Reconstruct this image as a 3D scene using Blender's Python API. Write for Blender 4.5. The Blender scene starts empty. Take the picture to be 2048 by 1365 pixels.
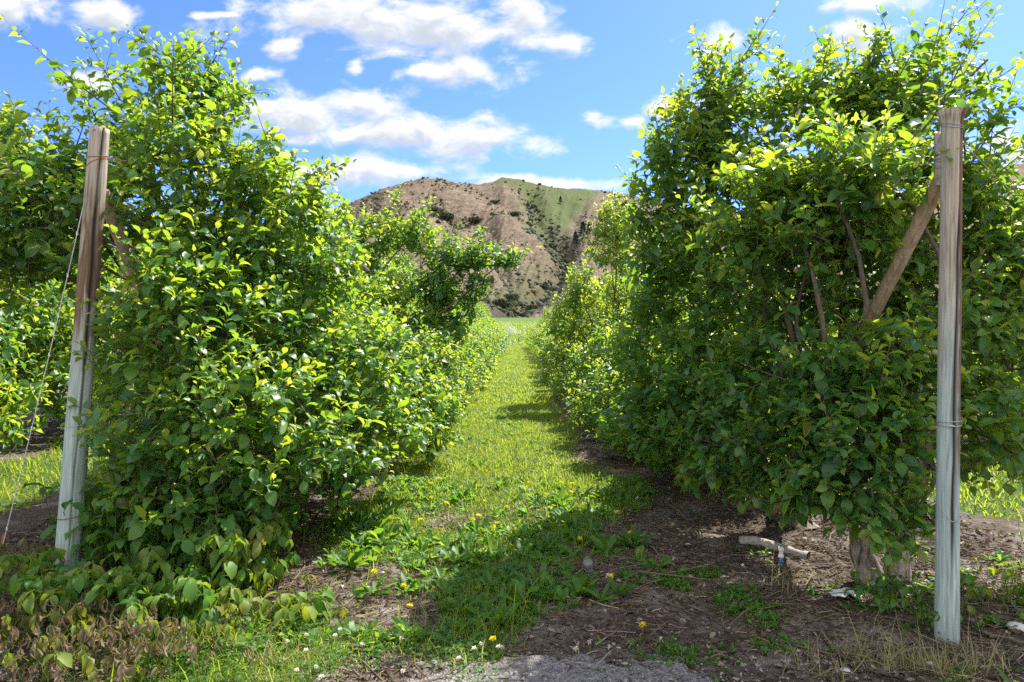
import bpy, math, random
import numpy as np
from math import radians, sin, cos, pi

sc = bpy.context.scene
col = sc.collection
rng = np.random.default_rng(7)
random.seed(7)

# ------------------------------------------------------------------ camera
CAM_H, F = 1.5, 1365.0            # eye height, focal length in photo pixels (2048 wide)
HOR = 650.0                       # the horizon's row
cam_d = bpy.data.cameras.new('camera')
cam = bpy.data.objects.new('camera', cam_d)
col.objects.link(cam)
cam.location = (0, 0, CAM_H)
cam.rotation_euler = (radians(90), 0, 0)
cam_d.sensor_width = 36
cam_d.lens = 36 * F / 2048
cam_d.shift_y = -(682.5 - HOR) / 2048
cam_d.clip_start = 0.05
cam_d.clip_end = 6000
sc.camera = cam

# ------------------------------------------------------------------ render and exposure
sc.view_settings.view_transform = 'Standard'
sc.view_settings.look = 'None'
sc.view_settings.gamma = 1
sc.view_settings.exposure = 1.33
cy = sc.cycles
cy.max_bounces = 7
cy.diffuse_bounces = 4
cy.glossy_bounces = 2
cy.transmission_bounces = 5
cy.transparent_max_bounces = 6
cy.caustics_reflective = False
cy.caustics_refractive = False
cy.sample_clamp_indirect = 4
cy.use_denoising = False

# ------------------------------------------------------------------ sun
SUN_AZ, SUN_EL = radians(43), radians(53)      # clockwise from +Y, height
sun_dir = np.array([sin(SUN_AZ) * cos(SUN_EL), cos(SUN_AZ) * cos(SUN_EL), sin(SUN_EL)])
sl = bpy.data.lights.new('sun', 'SUN')
sl.energy = 4.8
sl.angle = radians(0.53)
sl.color = (1.0, 0.955, 0.88)
so = bpy.data.objects.new('sun', sl)
col.objects.link(so)
from mathutils import Vector, Matrix
so.rotation_euler = Vector((-sun_dir).tolist()).to_track_quat('-Z', 'Y').to_euler()


# ------------------------------------------------------------------ node helpers
def nn(nt, typ, **kw):
    n = nt.nodes.new(typ)
    for k, v in kw.items():
        setattr(n, k, v)
    return n


def math_node(nt, op, a, b=None, c=None, clamp=False):
    n = nt.nodes.new('ShaderNodeMath')
    n.operation = op
    n.use_clamp = clamp
    for i, v in enumerate((a, b, c)):
        if v is None:
            continue
        if isinstance(v, (int, float)):
            n.inputs[i].default_value = v
        else:
            nt.links.new(v, n.inputs[i])
    return n.outputs[0]


def mix_col(nt, fac, a, b, mode='MIX'):
    n = nt.nodes.new('ShaderNodeMix')
    n.data_type = 'RGBA'
    n.blend_type = mode
    for sock, v in ((n.inputs[0], fac), (n.inputs[6], a), (n.inputs[7], b)):
        if isinstance(v, (int, float)):
            sock.default_value = v
        elif isinstance(v, (tuple, list)):
            sock.default_value = (*v, 1) if len(v) == 3 else v
        else:
            nt.links.new(v, sock)
    return n.outputs[2]


def smooth(nt, v, lo, hi, to0=0.0, to1=1.0):
    n = nt.nodes.new('ShaderNodeMapRange')
    n.interpolation_type = 'SMOOTHSTEP'
    nt.links.new(v, n.inputs[0])
    n.inputs[1].default_value = lo
    n.inputs[2].default_value = hi
    n.inputs[3].default_value = to0
    n.inputs[4].default_value = to1
    return n.outputs[0]


def noise(nt, vec, scale, detail=4, rough=0.55, dist=0.0):
    n = nt.nodes.new('ShaderNodeTexNoise')
    n.inputs['Scale'].default_value = scale
    n.inputs['Detail'].default_value = detail
    n.inputs['Roughness'].default_value = rough
    n.inputs['Distortion'].default_value = dist
    if vec is not None:
        nt.links.new(vec, n.inputs['Vector'])
    return n.outputs['Fac']


def ramp(nt, fac, stops):
    n = nt.nodes.new('ShaderNodeValToRGB')
    e = n.color_ramp.elements
    while len(e) > 1:
        e.remove(e[-1])
    e[0].position, e[0].color = stops[0][0], (*stops[0][1], 1)
    for p, c in stops[1:]:
        x = e.new(p)
        x.color = (*c, 1)
    nt.links.new(fac, n.inputs[0])
    return n.outputs[0]


# ------------------------------------------------------------------ world: sky with cumulus
world = bpy.data.worlds.new('World')
sc.world = world
world.use_nodes = True
wt = world.node_tree
wt.nodes.clear()
SKY_K = 0.15
CLOUDS = [  # centre and half axes in photo pixels, turned into directions below
    (640, 25, 190, 62), (770, 40, 190, 62), (890, 62, 150, 55), (1040, 35, 70, 55), (1100, 92, 66, 26),
    (930, 135, 105, 34), (565, 92, 45, 22), (860, 140, 70, 16),
    (720, 205, 110, 40), (610, 225, 130, 42), (520, 220, 60, 20),
    (830, 262, 190, 40), (960, 290, 130, 40), (720, 268, 100, 26), (620, 270, 60, 18),
    (680, 340, 230, 38), (800, 335, 110, 22), (1060, 366, 190, 16),
    (1195, 235, 42, 24), (1268, 238, 30, 12), (1418, 78, 58, 36), (1340, 222, 42, 26),
    (1545, 200, 50, 14), (1710, 75, 62, 36), (1745, 2, 110, 26), (2035, 285, 60, 42),
    (205, 30, 70, 36), (40, 18, 80, 42), (160, 160, 60, 26), (515, 155, 32, 14), (720, 128, 26, 13), (420, 25, 40, 7),
    (300, -250, 260, 130), (1700, -330, 320, 150), (-500, 180, 240, 70), (2600, 160, 300, 80), (1000, -700, 500, 200),
]


def build_cloud_group():
    g = bpy.data.node_groups.new('cloud_cover', 'ShaderNodeTree')
    g.interface.new_socket('Vector', in_out='INPUT', socket_type='NodeSocketVector')
    g.interface.new_socket('Cover', in_out='OUTPUT', socket_type='NodeSocketFloat')
    gi = g.nodes.new('NodeGroupInput')
    go = g.nodes.new('NodeGroupOutput')
    # billowing warp of the lookup
    wn = g.nodes.new('ShaderNodeTexNoise')
    wn.inputs['Scale'].default_value = 9
    wn.inputs['Detail'].default_value = 3
    g.links.new(gi.outputs[0], wn.inputs['Vector'])
    sub = nn(g, 'ShaderNodeVectorMath', operation='SUBTRACT')
    g.links.new(wn.outputs['Color'], sub.inputs[0])
    sub.inputs[1].default_value = (.5, .5, .5)
    scl = nn(g, 'ShaderNodeVectorMath', operation='MULTIPLY_ADD')
    g.links.new(sub.outputs[0], scl.inputs[0])
    scl.inputs[1].default_value = (.11, .05, 0)
    g.links.new(gi.outputs[0], scl.inputs[2])
    cur = None
    for (cx, cy_, a, b) in CLOUDS:
        s1 = nn(g, 'ShaderNodeVectorMath', operation='SUBTRACT')
        g.links.new(scl.outputs[0], s1.inputs[0])
        s1.inputs[1].default_value = ((cx - 1024) / F, (HOR - cy_) / F, 0)
        s2 = nn(g, 'ShaderNodeVectorMath', operation='MULTIPLY')
        g.links.new(s1.outputs[0], s2.inputs[0])
        s2.inputs[1].default_value = (F / (a * 1.12), F / (b * 1.15), 0)
        s3 = nn(g, 'ShaderNodeVectorMath', operation='LENGTH')
        g.links.new(s2.outputs[0], s3.inputs[0])
        cur = s3.outputs['Value'] if cur is None else math_node(g, 'SMOOTH_MIN', cur, s3.outputs['Value'], 0.25)
    base = math_node(g, 'SUBTRACT', 1.0, cur)
    st = nn(g, 'ShaderNodeVectorMath', operation='MULTIPLY')
    g.links.new(gi.outputs[0], st.inputs[0])
    st.inputs[1].default_value = (1, 1.7, 1)
    f1 = noise(g, st.outputs[0], 13, 8, 0.62, 0.35)
    f2 = math_node(g, 'SUBTRACT', f1, 0.52)
    base = math_node(g, 'MULTIPLY_ADD', f2, 2.7, base)
    g.links.new(base, go.inputs[0])
    return g


cg = build_cloud_group()
tc = nn(wt, 'ShaderNodeTexCoord')
sep = nn(wt, 'ShaderNodeSeparateXYZ')
wt.links.new(tc.outputs['Generated'], sep.inputs[0])
fy = math_node(wt, 'MAXIMUM', sep.outputs[1], 0.02)
u_ = math_node(wt, 'DIVIDE', sep.outputs[0], fy)
v_ = math_node(wt, 'DIVIDE', sep.outputs[2], fy)
uv = nn(wt, 'ShaderNodeCombineXYZ')
wt.links.new(u_, uv.inputs[0])
wt.links.new(v_, uv.inputs[1])
g1 = nn(wt, 'ShaderNodeGroup')
g1.node_tree = cg
wt.links.new(uv.outputs[0], g1.inputs[0])
off = nn(wt, 'ShaderNodeVectorMath', operation='ADD')
wt.links.new(uv.outputs[0], off.inputs[0])
off.inputs[1].default_value = (0.006, 0.017, 0)
g2 = nn(wt, 'ShaderNodeGroup')
g2.node_tree = cg
wt.links.new(off.outputs[0], g2.inputs[0])
alpha = smooth(wt, g1.outputs[0], -0.18, 0.72)
front = smooth(wt, sep.outputs[1], 0.05, 0.2)
alpha = math_node(wt, 'MULTIPLY', alpha, front)
alpha = math_node(wt, 'MULTIPLY', alpha, 0.97)
fill_cloud = noise(wt, tc.outputs['Generated'], 3.2, 6, .6)          # broken cloud added out of view behind the camera to whiten the fill light
fill_cloud = smooth(wt, fill_cloud, .32, .50)
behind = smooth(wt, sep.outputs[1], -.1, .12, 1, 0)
alpha = math_node(wt, 'MAXIMUM', alpha, math_node(wt, 'MULTIPLY', math_node(wt, 'MULTIPLY', fill_cloud, behind), .92))
thick = smooth(wt, g2.outputs[0], 0.15, 1.0)
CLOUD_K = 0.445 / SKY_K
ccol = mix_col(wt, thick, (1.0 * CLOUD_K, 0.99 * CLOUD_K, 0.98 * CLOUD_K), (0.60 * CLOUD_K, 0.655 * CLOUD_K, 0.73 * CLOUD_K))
sky = nn(wt, 'ShaderNodeTexSky', sky_type='NISHITA')
sky.sun_disc = False
sky.sun_elevation = SUN_EL
sky.sun_rotation = SUN_AZ
sky.altitude = 600
sky.air_density = 1.0
sky.dust_density = 1.0
sky.ozone_density = 2.0
hs = nn(wt, 'ShaderNodeHueSaturation')
hs.inputs['Saturation'].default_value = 1.05
wt.links.new(sky.outputs[0], hs.inputs['Color'])
fill_cloud_c = (0.82 / SKY_K, 0.81 / SKY_K, 0.79 / SKY_K)     # added unseen clouds behind the camera, set bright to lift the shadows
ccol = mix_col(wt, behind, ccol, fill_cloud_c)
skyc = mix_col(wt, 1.0, hs.outputs[0], (.335, .445, .80), 'MULTIPLY')
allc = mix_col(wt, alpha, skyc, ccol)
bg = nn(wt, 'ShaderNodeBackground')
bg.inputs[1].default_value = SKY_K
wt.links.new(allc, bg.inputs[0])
wo = nn(wt, 'ShaderNodeOutputWorld')
wt.links.new(bg.outputs[0], wo.inputs[0])


# ------------------------------------------------------------------ materials
def new_mat(name):
    m = bpy.data.materials.new(name)
    m.use_nodes = True
    nt = m.node_tree
    nt.nodes.clear()
    out = nt.nodes.new('ShaderNodeOutputMaterial')
    return m, nt, out


def principled(nt, out, color=None, rough=0.6, spec=0.5, bump=None, bump_s=0.3, bump_d=0.01, metal=0.0):
    b = nt.nodes.new('ShaderNodeBsdfPrincipled')
    if color is not None:
        if isinstance(color, (tuple, list)):
            b.inputs['Base Color'].default_value = (*color, 1)
        else:
            nt.links.new(color, b.inputs['Base Color'])
    if isinstance(rough, (int, float)):
        b.inputs['Roughness'].default_value = rough
    else:
        nt.links.new(rough, b.inputs['Roughness'])
    b.inputs['Specular IOR Level'].default_value = spec
    b.inputs['Metallic'].default_value = metal
    if bump is not None:
        bn = nt.nodes.new('ShaderNodeBump')
        bn.inputs['Strength'].default_value = bump_s
        bn.inputs['Distance'].default_value = bump_d
        nt.links.new(bump, bn.inputs['Height'])
        nt.links.new(bn.outputs[0], b.inputs['Normal'])
    if out is not None:
        nt.links.new(b.outputs[0], out.inputs[0])
    return b


def leaf_material(name, refl, trans, tw=0.45, rough=0.42, spec=0.45, under=None, vein=True):
    """refl / trans: colour stops over the leaf's own tint attribute."""
    m, nt, out = new_mat(name)
    at = nn(nt, 'ShaderNodeAttribute', attribute_name='tint')
    t = at.outputs['Fac']
    c1 = ramp(nt, t, refl)
    c2 = ramp(nt, t, trans)
    if under:
        geo = nn(nt, 'ShaderNodeNewGeometry')
        c1 = mix_col(nt, math_node(nt, 'MULTIPLY', geo.outputs['Backfacing'], 0.55), c1, under)
    b = principled(nt, None, c1, rough, spec)
    tr = nn(nt, 'ShaderNodeBsdfTranslucent')
    nt.links.new(c2, tr.inputs[0])
    mx = nn(nt, 'ShaderNodeMixShader')
    mx.inputs[0].default_value = tw
    nt.links.new(b.outputs[0], mx.inputs[1])
    nt.links.new(tr.outputs[0], mx.inputs[2])
    nt.links.new(mx.outputs[0], out.inputs[0])
    return m


M = {}
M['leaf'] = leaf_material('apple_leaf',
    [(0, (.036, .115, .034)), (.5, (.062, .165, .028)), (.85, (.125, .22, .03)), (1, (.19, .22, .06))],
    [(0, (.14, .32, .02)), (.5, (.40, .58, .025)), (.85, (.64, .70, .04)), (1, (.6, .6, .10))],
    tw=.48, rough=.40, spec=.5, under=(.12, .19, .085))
M['grass'] = leaf_material('grass_blade',
    [(0, (.055, .11, .015)), (.5, (.10, .185, .018)), (.85, (.19, .225, .03)), (1, (.30, .25, .12))],
    [(0, (.28, .46, .02)), (.5, (.54, .64, .03)), (.85, (.58, .62, .06)), (1, (.5, .42, .2))], tw=.48, rough=.5, spec=.35)
M['weed'] = leaf_material('weed_leaf',
    [(0, (.035, .095, .018)), (.5, (.06, .15, .02)), (1, (.10, .19, .03))],
    [(0, (.16, .36, .02)), (.5, (.30, .52, .03)), (1, (.45, .60, .05))], tw=.42, rough=.48, spec=.35)
M['creeper'] = leaf_material('creeper_leaf',
    [(0, (.035, .10, .025)), (.35, (.06, .15, .02)), (.6, (.13, .19, .025)), (.8, (.13, .10, .05)), (1, (.21, .155, .105))],
    [(0, (.14, .34, .02)), (.35, (.28, .50, .025)), (.6, (.50, .55, .03)), (.8, (.24, .15, .05)), (1, (.28, .18, .10))], tw=.32, rough=.55, spec=.3)
M['litter'] = leaf_material('litter',
    [(0, (.035, .026, .019)), (.35, (.095, .068, .046)), (.7, (.20, .148, .10)), (1, (.42, .35, .27))],
    [(0, (.05, .03, .02)), (1, (.3, .2, .12))], tw=.08, rough=.8, spec=.2)
M['scrub'] = leaf_material('scrub', [(0, (.028, .040, .022)), (1, (.085, .095, .05))], [(0, (.04, .06, .02)), (1, (.1, .12, .04))], tw=.1, rough=.8, spec=.1)
M['conifer'] = leaf_material('needle', [(0, (.018, .032, .018)), (1, (.04, .06, .03))], [(0, (.02, .04, .02)), (1, (.05, .08, .03))], tw=.1, rough=.7, spec=.2)
M['petal'] = leaf_material('dandelion_petal', [(0, (.80, .66, .01)), (1, (.86, .76, .02))], [(0, (.8, .72, .02)), (1, (.85, .78, .05))], tw=.3, rough=.6, spec=.2)
M['white_petal'] = leaf_material('clover_petal', [(0, (.62, .50, .44)), (1, (.85, .83, .76))], [(0, (.6, .5, .45)), (1, (.8, .78, .7))], tw=.3, rough=.6, spec=.2)


def bark_material(name, stops, scale=1.0, zs=0.25, bump=0.8, rough=.85):
    m, nt, out = new_mat(name)
    t = nn(nt, 'ShaderNodeTexCoord')
    mp = nn(nt, 'ShaderNodeMapping')
    mp.inputs['Scale'].default_value = (scale, scale, scale * zs)
    nt.links.new(t.outputs['Object'], mp.inputs[0])
    n1 = noise(nt, mp.outputs[0], 28, 6, .65, .6)
    n2 = noise(nt, mp.outputs[0], 7, 3, .5)
    f = math_node(nt, 'ADD', math_node(nt, 'MULTIPLY', n1, .7), math_node(nt, 'MULTIPLY', n2, .35))
    c = ramp(nt, f, stops)
    principled(nt, out, c, rough, .2, bump=n1, bump_s=bump, bump_d=.02)
    return m


M['bark'] = bark_material('grey_bark', [(.30, (.035, .028, .022)), (.48, (.14, .11, .085)), (.62, (.26, .215, .175)), (.75, (.40, .36, .32))])
M['pale_bark'] = bark_material('pale_flaking_bark', [(.36, (.04, .03, .023)), (.46, (.16, .125, .10)), (.58, (.34, .29, .25)), (.75, (.52, .48, .43))], 1.2)
M['twig'] = bark_material('twig_bark', [(.3, (.045, .036, .028)), (.6, (.115, .092, .068)), (.8, (.20, .17, .13))], 2, .5, .4)
M['shoot'] = bark_material('green_shoot', [(.3, (.10, .10, .035)), (.7, (.17, .15, .06))], 2, .5, .2)
M['log'] = bark_material('weathered_log', [(.3, (.08, .065, .055)), (.5, (.28, .25, .225)), (.7, (.46, .43, .39))], 1.2, 1.0, .6)


def post_material(name, stain_side, seed):
    m, nt, out = new_mat(name)
    t = nn(nt, 'ShaderNodeTexCoord')
    sp = nn(nt, 'ShaderNodeSeparateXYZ')
    nt.links.new(t.outputs['Object'], sp.inputs[0])
    mp = nn(nt, 'ShaderNodeMapping')
    mp.inputs['Location'].default_value = (seed, seed * .7, seed * .3)
    mp.inputs['Scale'].default_value = (1, 1, .045)
    nt.links.new(t.outputs['Object'], mp.inputs[0])
    grain = noise(nt, mp.outputs[0], 95, 6, .6, .4)
    mp2 = nn(nt, 'ShaderNodeMapping')
    mp2.inputs['Location'].default_value = (seed * 2, 0, seed)
    mp2.inputs['Scale'].default_value = (1, 1, .16)
    nt.links.new(t.outputs['Object'], mp2.inputs[0])
    blot = noise(nt, mp2.outputs[0], 13, 5, .6, .8)
    wood = ramp(nt, grain, [(.28, (.15, .12, .08)), (.48, (.30, .26, .195)), (.66, (.43, .39, .315))])
    blue = ramp(nt, grain, [(.28, (.16, .215, .20)), (.5, (.29, .36, .335)), (.7, (.43, .50, .465))])
    z = math_node(nt, 'ADD', sp.outputs[2], math_node(nt, 'MULTIPLY', math_node(nt, 'SUBTRACT', blot, .5), 1.1))
    fz = smooth(nt, z, 1.0, 1.75)
    c = mix_col(nt, fz, blue, wood)
    # weather stain: brown runs on one side of the post
    if stain_side == 'front':
        s = smooth(nt, z, 1.3, 1.55)
        s2 = smooth(nt, z, 2.05, 2.55, 1, 0)
        st = math_node(nt, 'MULTIPLY', s, s2)
        st = math_node(nt, 'MULTIPLY', st, smooth(nt, math_node(nt, 'ADD', blot, math_node(nt, 'MULTIPLY', sp.outputs[0], 2.0)), .33, .47))
        c = mix_col(nt, math_node(nt, 'MULTIPLY', st, .92), c, ramp(nt, grain, [(.3, (.05, .030, .016)), (.65, (.15, .095, .052))]))
    else:
        xx = math_node(nt, 'ADD', sp.outputs[0], math_node(nt, 'MULTIPLY', math_node(nt, 'SUBTRACT', blot, .5), .06))
        st = smooth(nt, xx, .010, .020)
        st = math_node(nt, 'MULTIPLY', st, smooth(nt, z, .65, 1.0))
        c = mix_col(nt, math_node(nt, 'MULTIPLY', st, .9), c, ramp(nt, grain, [(.3, (.07, .032, .02)), (.65, (.20, .10, .06))]))
    cr = nn(nt, 'ShaderNodeAttribute', attribute_name='tint')
    c = mix_col(nt, cr.outputs['Fac'], c, (.018, .013, .010))
    # small knots and nail marks
    vo = nn(nt, 'ShaderNodeTexVoronoi')
    vo.inputs['Scale'].default_value = 6
    nt.links.new(t.outputs['Object'], vo.inputs['Vector'])
    kn = smooth(nt, vo.outputs['Distance'], .035, .06, 1, 0)
    c = mix_col(nt, math_node(nt, 'MULTIPLY', kn, .8), c, (.09, .06, .04))
    principled(nt, out, c, .8, .25, bump=grain, bump_s=.45, bump_d=.006)
    return m


M['post_lean'] = post_material('weathered_post', 'front', 1.3)
M['post_up'] = post_material('cracked_post', 'side', 4.1)
M['brace'] = bark_material('brace_wood', [(.3, (.13, .09, .05)), (.5, (.30, .23, .14)), (.7, (.45, .37, .26))], 1.0, .06, .4)


def plain(name, color, rough=.5, spec=.5, metal=0.0):
    m, nt, out = new_mat(name)
    t = nn(nt, 'ShaderNodeTexCoord')
    n1 = noise(nt, t.outputs['Object'], 40, 4, .6)
    c = mix_col(nt, n1, tuple(x * .7 for x in color), tuple(min(1, x * 1.2) for x in color))
    principled(nt, out, c, rough, spec, metal=metal, bump=n1, bump_s=.15, bump_d=.003)
    return m


M['wire'] = plain('galvanised_wire', (.42, .42, .42), .45, .5, .6)
M['white_wire'] = plain('pale_guy_wire', (.70, .70, .68), .5, .5, .2)
M['rust'] = plain('rusty_wire', (.25, .085, .04), .8, .2)
M['pvc'] = plain('white_pvc', (.72, .72, .70), .45)
M['blue_cap'] = plain('blue_plastic', (.05, .14, .42), .4)
M['grey_plastic'] = plain('grey_plastic', (.22, .25, .26), .5)
M['black_plastic'] = plain('black_plastic', (.03, .03, .03), .5)
M['apple'] = plain('young_apple', (.20, .24, .085), .42, .5)
M['stone'] = plain('pale_stone', (.48, .46, .43), .85, .2)
M['chip'] = plain('gravel_stone', (.24, .225, .21), .9, .15)
M['paper'] = plain('torn_sheet', (.62, .63, .66), .7, .3)
M['water'] = plain('water_drop', (.85, .88, .9), .15, .6)
m, nt, out = new_mat('clear_plastic')
b = principled(nt, out, (.80, .85, .88), .12, .6)
b.inputs['Transmission Weight'].default_value = .9
b.inputs['IOR'].default_value = 1.2
M['clear'] = m


# ------------------------------------------------------------------ numpy mesh helpers
def mk(name, V, Q, mat, parent=None, tint=None, loc=None, smooth_=True):
    V = np.ascontiguousarray(V, dtype=np.float32).reshape(-1, 3)
    Q = np.ascontiguousarray(Q, dtype=np.int32).reshape(-1, 4)
    me = bpy.data.meshes.new(name)
    me.vertices.add(len(V))
    me.vertices.foreach_set('co', V.ravel())
    me.loops.add(len(Q) * 4)
    me.loops.foreach_set('vertex_index', Q.ravel())
    me.polygons.add(len(Q))
    me.polygons.foreach_set('loop_start', np.arange(0, len(Q) * 4, 4, dtype=np.int32))
    me.update(calc_edges=True)
    if tint is not None:
        a = me.attributes.new('tint', 'FLOAT', 'POINT')
        a.data.foreach_set('value', np.ascontiguousarray(tint, dtype=np.float32))
    if smooth_:
        me.shade_smooth()
    else:
        me.shade_flat()
    me.materials.append(mat)
    o = bpy.data.objects.new(name, me)
    col.objects.link(o)
    if parent is not None:
        o.parent = parent
    if loc is not None:
        o.location = loc
    return o


class Acc:
    """Collects vertices, quads and a tint per vertex for one mesh."""
    def __init__(s):
        s.v, s.q, s.t, s.n = [], [], [], 0

    def add(s, V, Q, t=0.5):
        V = np.asarray(V, float).reshape(-1, 3)
        Q = np.asarray(Q, int).reshape(-1, 4)
        s.v.append(V)
        s.q.append(Q + s.n)
        s.t.append(np.broadcast_to(np.asarray(t, float), (len(V),)) if np.ndim(t) == 0 else np.asarray(t, float))
        s.n += len(V)

    def build(s, name, mat, parent=None, off=None, loc=None, smooth_=True):
        V = np.concatenate(s.v)
        if off is not None:
            V = V - np.asarray(off, float)
        return mk(name, V, np.concatenate(s.q), mat, parent, np.concatenate(s.t), loc, smooth_)


def norm(a):
    return a / np.maximum(np.linalg.norm(a, axis=-1, keepdims=True), 1e-9)


def grid_quads(R, C, close=False):
    r = np.arange(R - 1)[:, None]
    c = np.arange(C if close else C - 1)[None, :]
    c2 = (c + 1) % C
    return np.stack([r * C + c, r * C + c2, (r + 1) * C + c2, (r + 1) * C + c], -1).reshape(-1, 4)


def tubes(pts, rad, sides=3, cap=False):
    """pts (M,R,3), rad (M,R) -> vertices, quads."""
    pts = np.asarray(pts, float)
    rad = np.asarray(rad, float)
    Mn, R, _ = pts.shape
    T = norm(np.gradient(pts, axis=1))
    ref = np.where(np.abs(T[:, :1, 2:3]) > .9, np.array([1., 0, 0]), np.array([0, 0, 1.]))
    A = norm(np.cross(T, np.broadcast_to(ref, T.shape)))
    B = np.cross(T, A)
    an = np.arange(sides) * 2 * pi / sides
    V = pts[:, :, None] + rad[:, :, None, None] * (A[:, :, None] * np.cos(an)[:, None] + B[:, :, None] * np.sin(an)[:, None])
    q = grid_quads(R, sides, True)
    Q = (q[None] + (np.arange(Mn) * R * sides)[:, None, None]).reshape(-1, 4)
    return V.reshape(-1, 3), Q


LODS = {
    0: ([-.26, 0, .2, .48, .76, 1.], [.012, .07, .40, .5, .31, .015]),
    1: ([-.2, .1, .5, 1.], [.014, .30, .5, .02]),
    2: ([0, .45, 1.], [.12, .5, .03]),
    'lance': ([0, .25, .6, .85, 1.], [.16, .32, .5, .42, .06]),
}


def leaves(P, D, N, L, W, droop, fold, tint, lod, r=None):
    r = r or rng
    n = len(P)
    s, w = map(np.array, LODS[lod])
    R = len(s)
    D = norm(D)
    N = N - D * np.sum(N * D, -1, keepdims=True)
    N = norm(N)
    S = np.cross(D, N)
    k = np.maximum(np.abs(droop), 1e-3) * np.sign(droop + 1e-9)
    ks = k[:, None] * s
    fw = np.sin(ks) / k[:, None]
    dn = (1 - np.cos(ks)) / k[:, None]
    mid = P[:, None] + L[:, None, None] * (D[:, None] * fw[..., None] - N[:, None] * dn[..., None])
    Nl = N[:, None] * np.cos(ks)[..., None] + D[:, None] * np.sin(ks)[..., None]
    hw = (L * W)[:, None] * w
    wav = 1 + r.normal(0, .10, (n, R, 2))
    up = hw * np.sin(fold)[:, None]
    rip = r.normal(0, .05, (n, R, 2)) * L[:, None, None]
    rip[:, :1] = 0
    e = []
    for j, sg in enumerate((-1, 1)):
        e.append(mid + sg * S[:, None] * (hw * np.cos(fold)[:, None] * wav[..., j])[..., None] + Nl * (up + rip[..., j])[..., None])
    V = np.stack([e[0], mid, e[1]], 2)            # n,R,3,3
    q = grid_quads(R, 3)
    Q = (q[None] + (np.arange(n) * R * 3)[:, None, None]).reshape(-1, 4)
    return V.reshape(-1, 3), Q, np.repeat(tint, R * 3)


UP = np.array([0, 0, 1.])


def shoots(B, T0, Ls, K, lod, Lleaf, r, bend=.25, tone=0.0, keep=.9):
    """Leafy shoots. B,T0 (M,3), Ls (M,). Returns leaf mesh (V,Q,t) and twig centre lines (pts, rad)."""
    Mn = len(B)
    T0 = norm(T0)
    bd = (r.normal(bend, .22, Mn))[:, None] * UP + r.normal(0, .14, (Mn, 3))

    def at(u):
        return B[:, None] + Ls[:, None, None] * (T0[:, None] * u[..., None] + .5 * bd[:, None] * (u ** 2)[..., None])

    u4 = np.broadcast_to(np.linspace(0, 1, 4), (Mn, 4))
    pts = at(u4)
    rad = np.broadcast_to(np.array([.0042, .0034, .0024, .0012]), (Mn, 4)) * np.clip(Ls / .3, .6, 1.4)[:, None]
    u = (np.arange(K) + .6) / K + r.normal(0, .02, (Mn, K))
    u = np.clip(u, .03, 1.0)
    P = at(u)
    T = norm(T0[:, None] + bd[:, None] * u[..., None])
    ph = r.uniform(0, 6.28, (Mn, 1)) + np.arange(K) * 2.4 + r.normal(0, .3, (Mn, K))
    ref = np.where(np.abs(T[..., 2:3]) > .9, np.array([1., 0, 0]), UP)
    A = norm(np.cross(T, ref))
    Bv = np.cross(T, A)
    rad_dir = A * np.cos(ph)[..., None] + Bv * np.sin(ph)[..., None]
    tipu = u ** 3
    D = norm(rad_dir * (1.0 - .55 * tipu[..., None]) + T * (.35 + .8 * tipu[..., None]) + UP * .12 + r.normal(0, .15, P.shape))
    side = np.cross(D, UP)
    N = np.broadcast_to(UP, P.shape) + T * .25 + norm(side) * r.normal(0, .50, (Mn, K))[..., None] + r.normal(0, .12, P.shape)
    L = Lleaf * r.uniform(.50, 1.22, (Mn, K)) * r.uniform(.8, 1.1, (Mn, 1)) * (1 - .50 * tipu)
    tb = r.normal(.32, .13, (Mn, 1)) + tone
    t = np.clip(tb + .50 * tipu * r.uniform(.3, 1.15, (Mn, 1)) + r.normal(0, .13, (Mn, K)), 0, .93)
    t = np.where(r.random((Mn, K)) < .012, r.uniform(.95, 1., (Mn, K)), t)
    sel = (r.random((Mn, K)) < keep).ravel()
    f = lambda a: a.reshape(Mn * K, -1)[sel] if a.ndim == 3 else a.reshape(-1)[sel]
    n = int(sel.sum())
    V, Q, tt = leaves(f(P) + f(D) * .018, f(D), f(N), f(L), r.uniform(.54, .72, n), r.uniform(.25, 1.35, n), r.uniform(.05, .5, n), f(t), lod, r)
    return (V, Q, tt), (pts, rad)


# numpy value noise
_perm = np.random.default_rng(3).random(4096)


def vnoise(x, y, seed=0):
    xi, yi = np.floor(x).astype(int), np.floor(y).astype(int)
    fx, fy_ = x - xi, y - yi
    fx = fx * fx * (3 - 2 * fx)
    fy_ = fy_ * fy_ * (3 - 2 * fy_)
    h = lambda a, b: _perm[(a * 73 + b * 1301 + seed * 517 + (a * b * 7) % 911) % 4096]
    return (h(xi, yi) * (1 - fx) + h(xi + 1, yi) * fx) * (1 - fy_) + (h(xi, yi + 1) * (1 - fx) + h(xi + 1, yi + 1) * fx) * fy_


def fbm(x, y, oct_=4, seed=0):
    x, y = np.asarray(x, float), np.asarray(y, float)
    s, a, tot = 0, 1., 0
    for i in range(oct_):
        s = s + a * vnoise(x * 2 ** i + 17.3 * i, y * 2 ** i - 9.1 * i, seed + i)
        tot += a
        a *= .5
    return s / tot


def G(px, py, z=0.0):
    """Where a photo pixel meets the level z."""
    d = (CAM_H - z) * F / (py - HOR)
    return np.array([(px - 1024) * d / F, d, z])


def at(px, py, d):
    return np.array([(px - 1024) * d / F, d, CAM_H + (HOR - py) * d / F])


def tag(o, label=None, cat=None, group=None, kind=None):
    if label:
        o['label'] = label
    if cat:
        o['category'] = cat
    if group:
        o['group'] = group
    if kind:
        o['kind'] = kind
    return o


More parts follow.
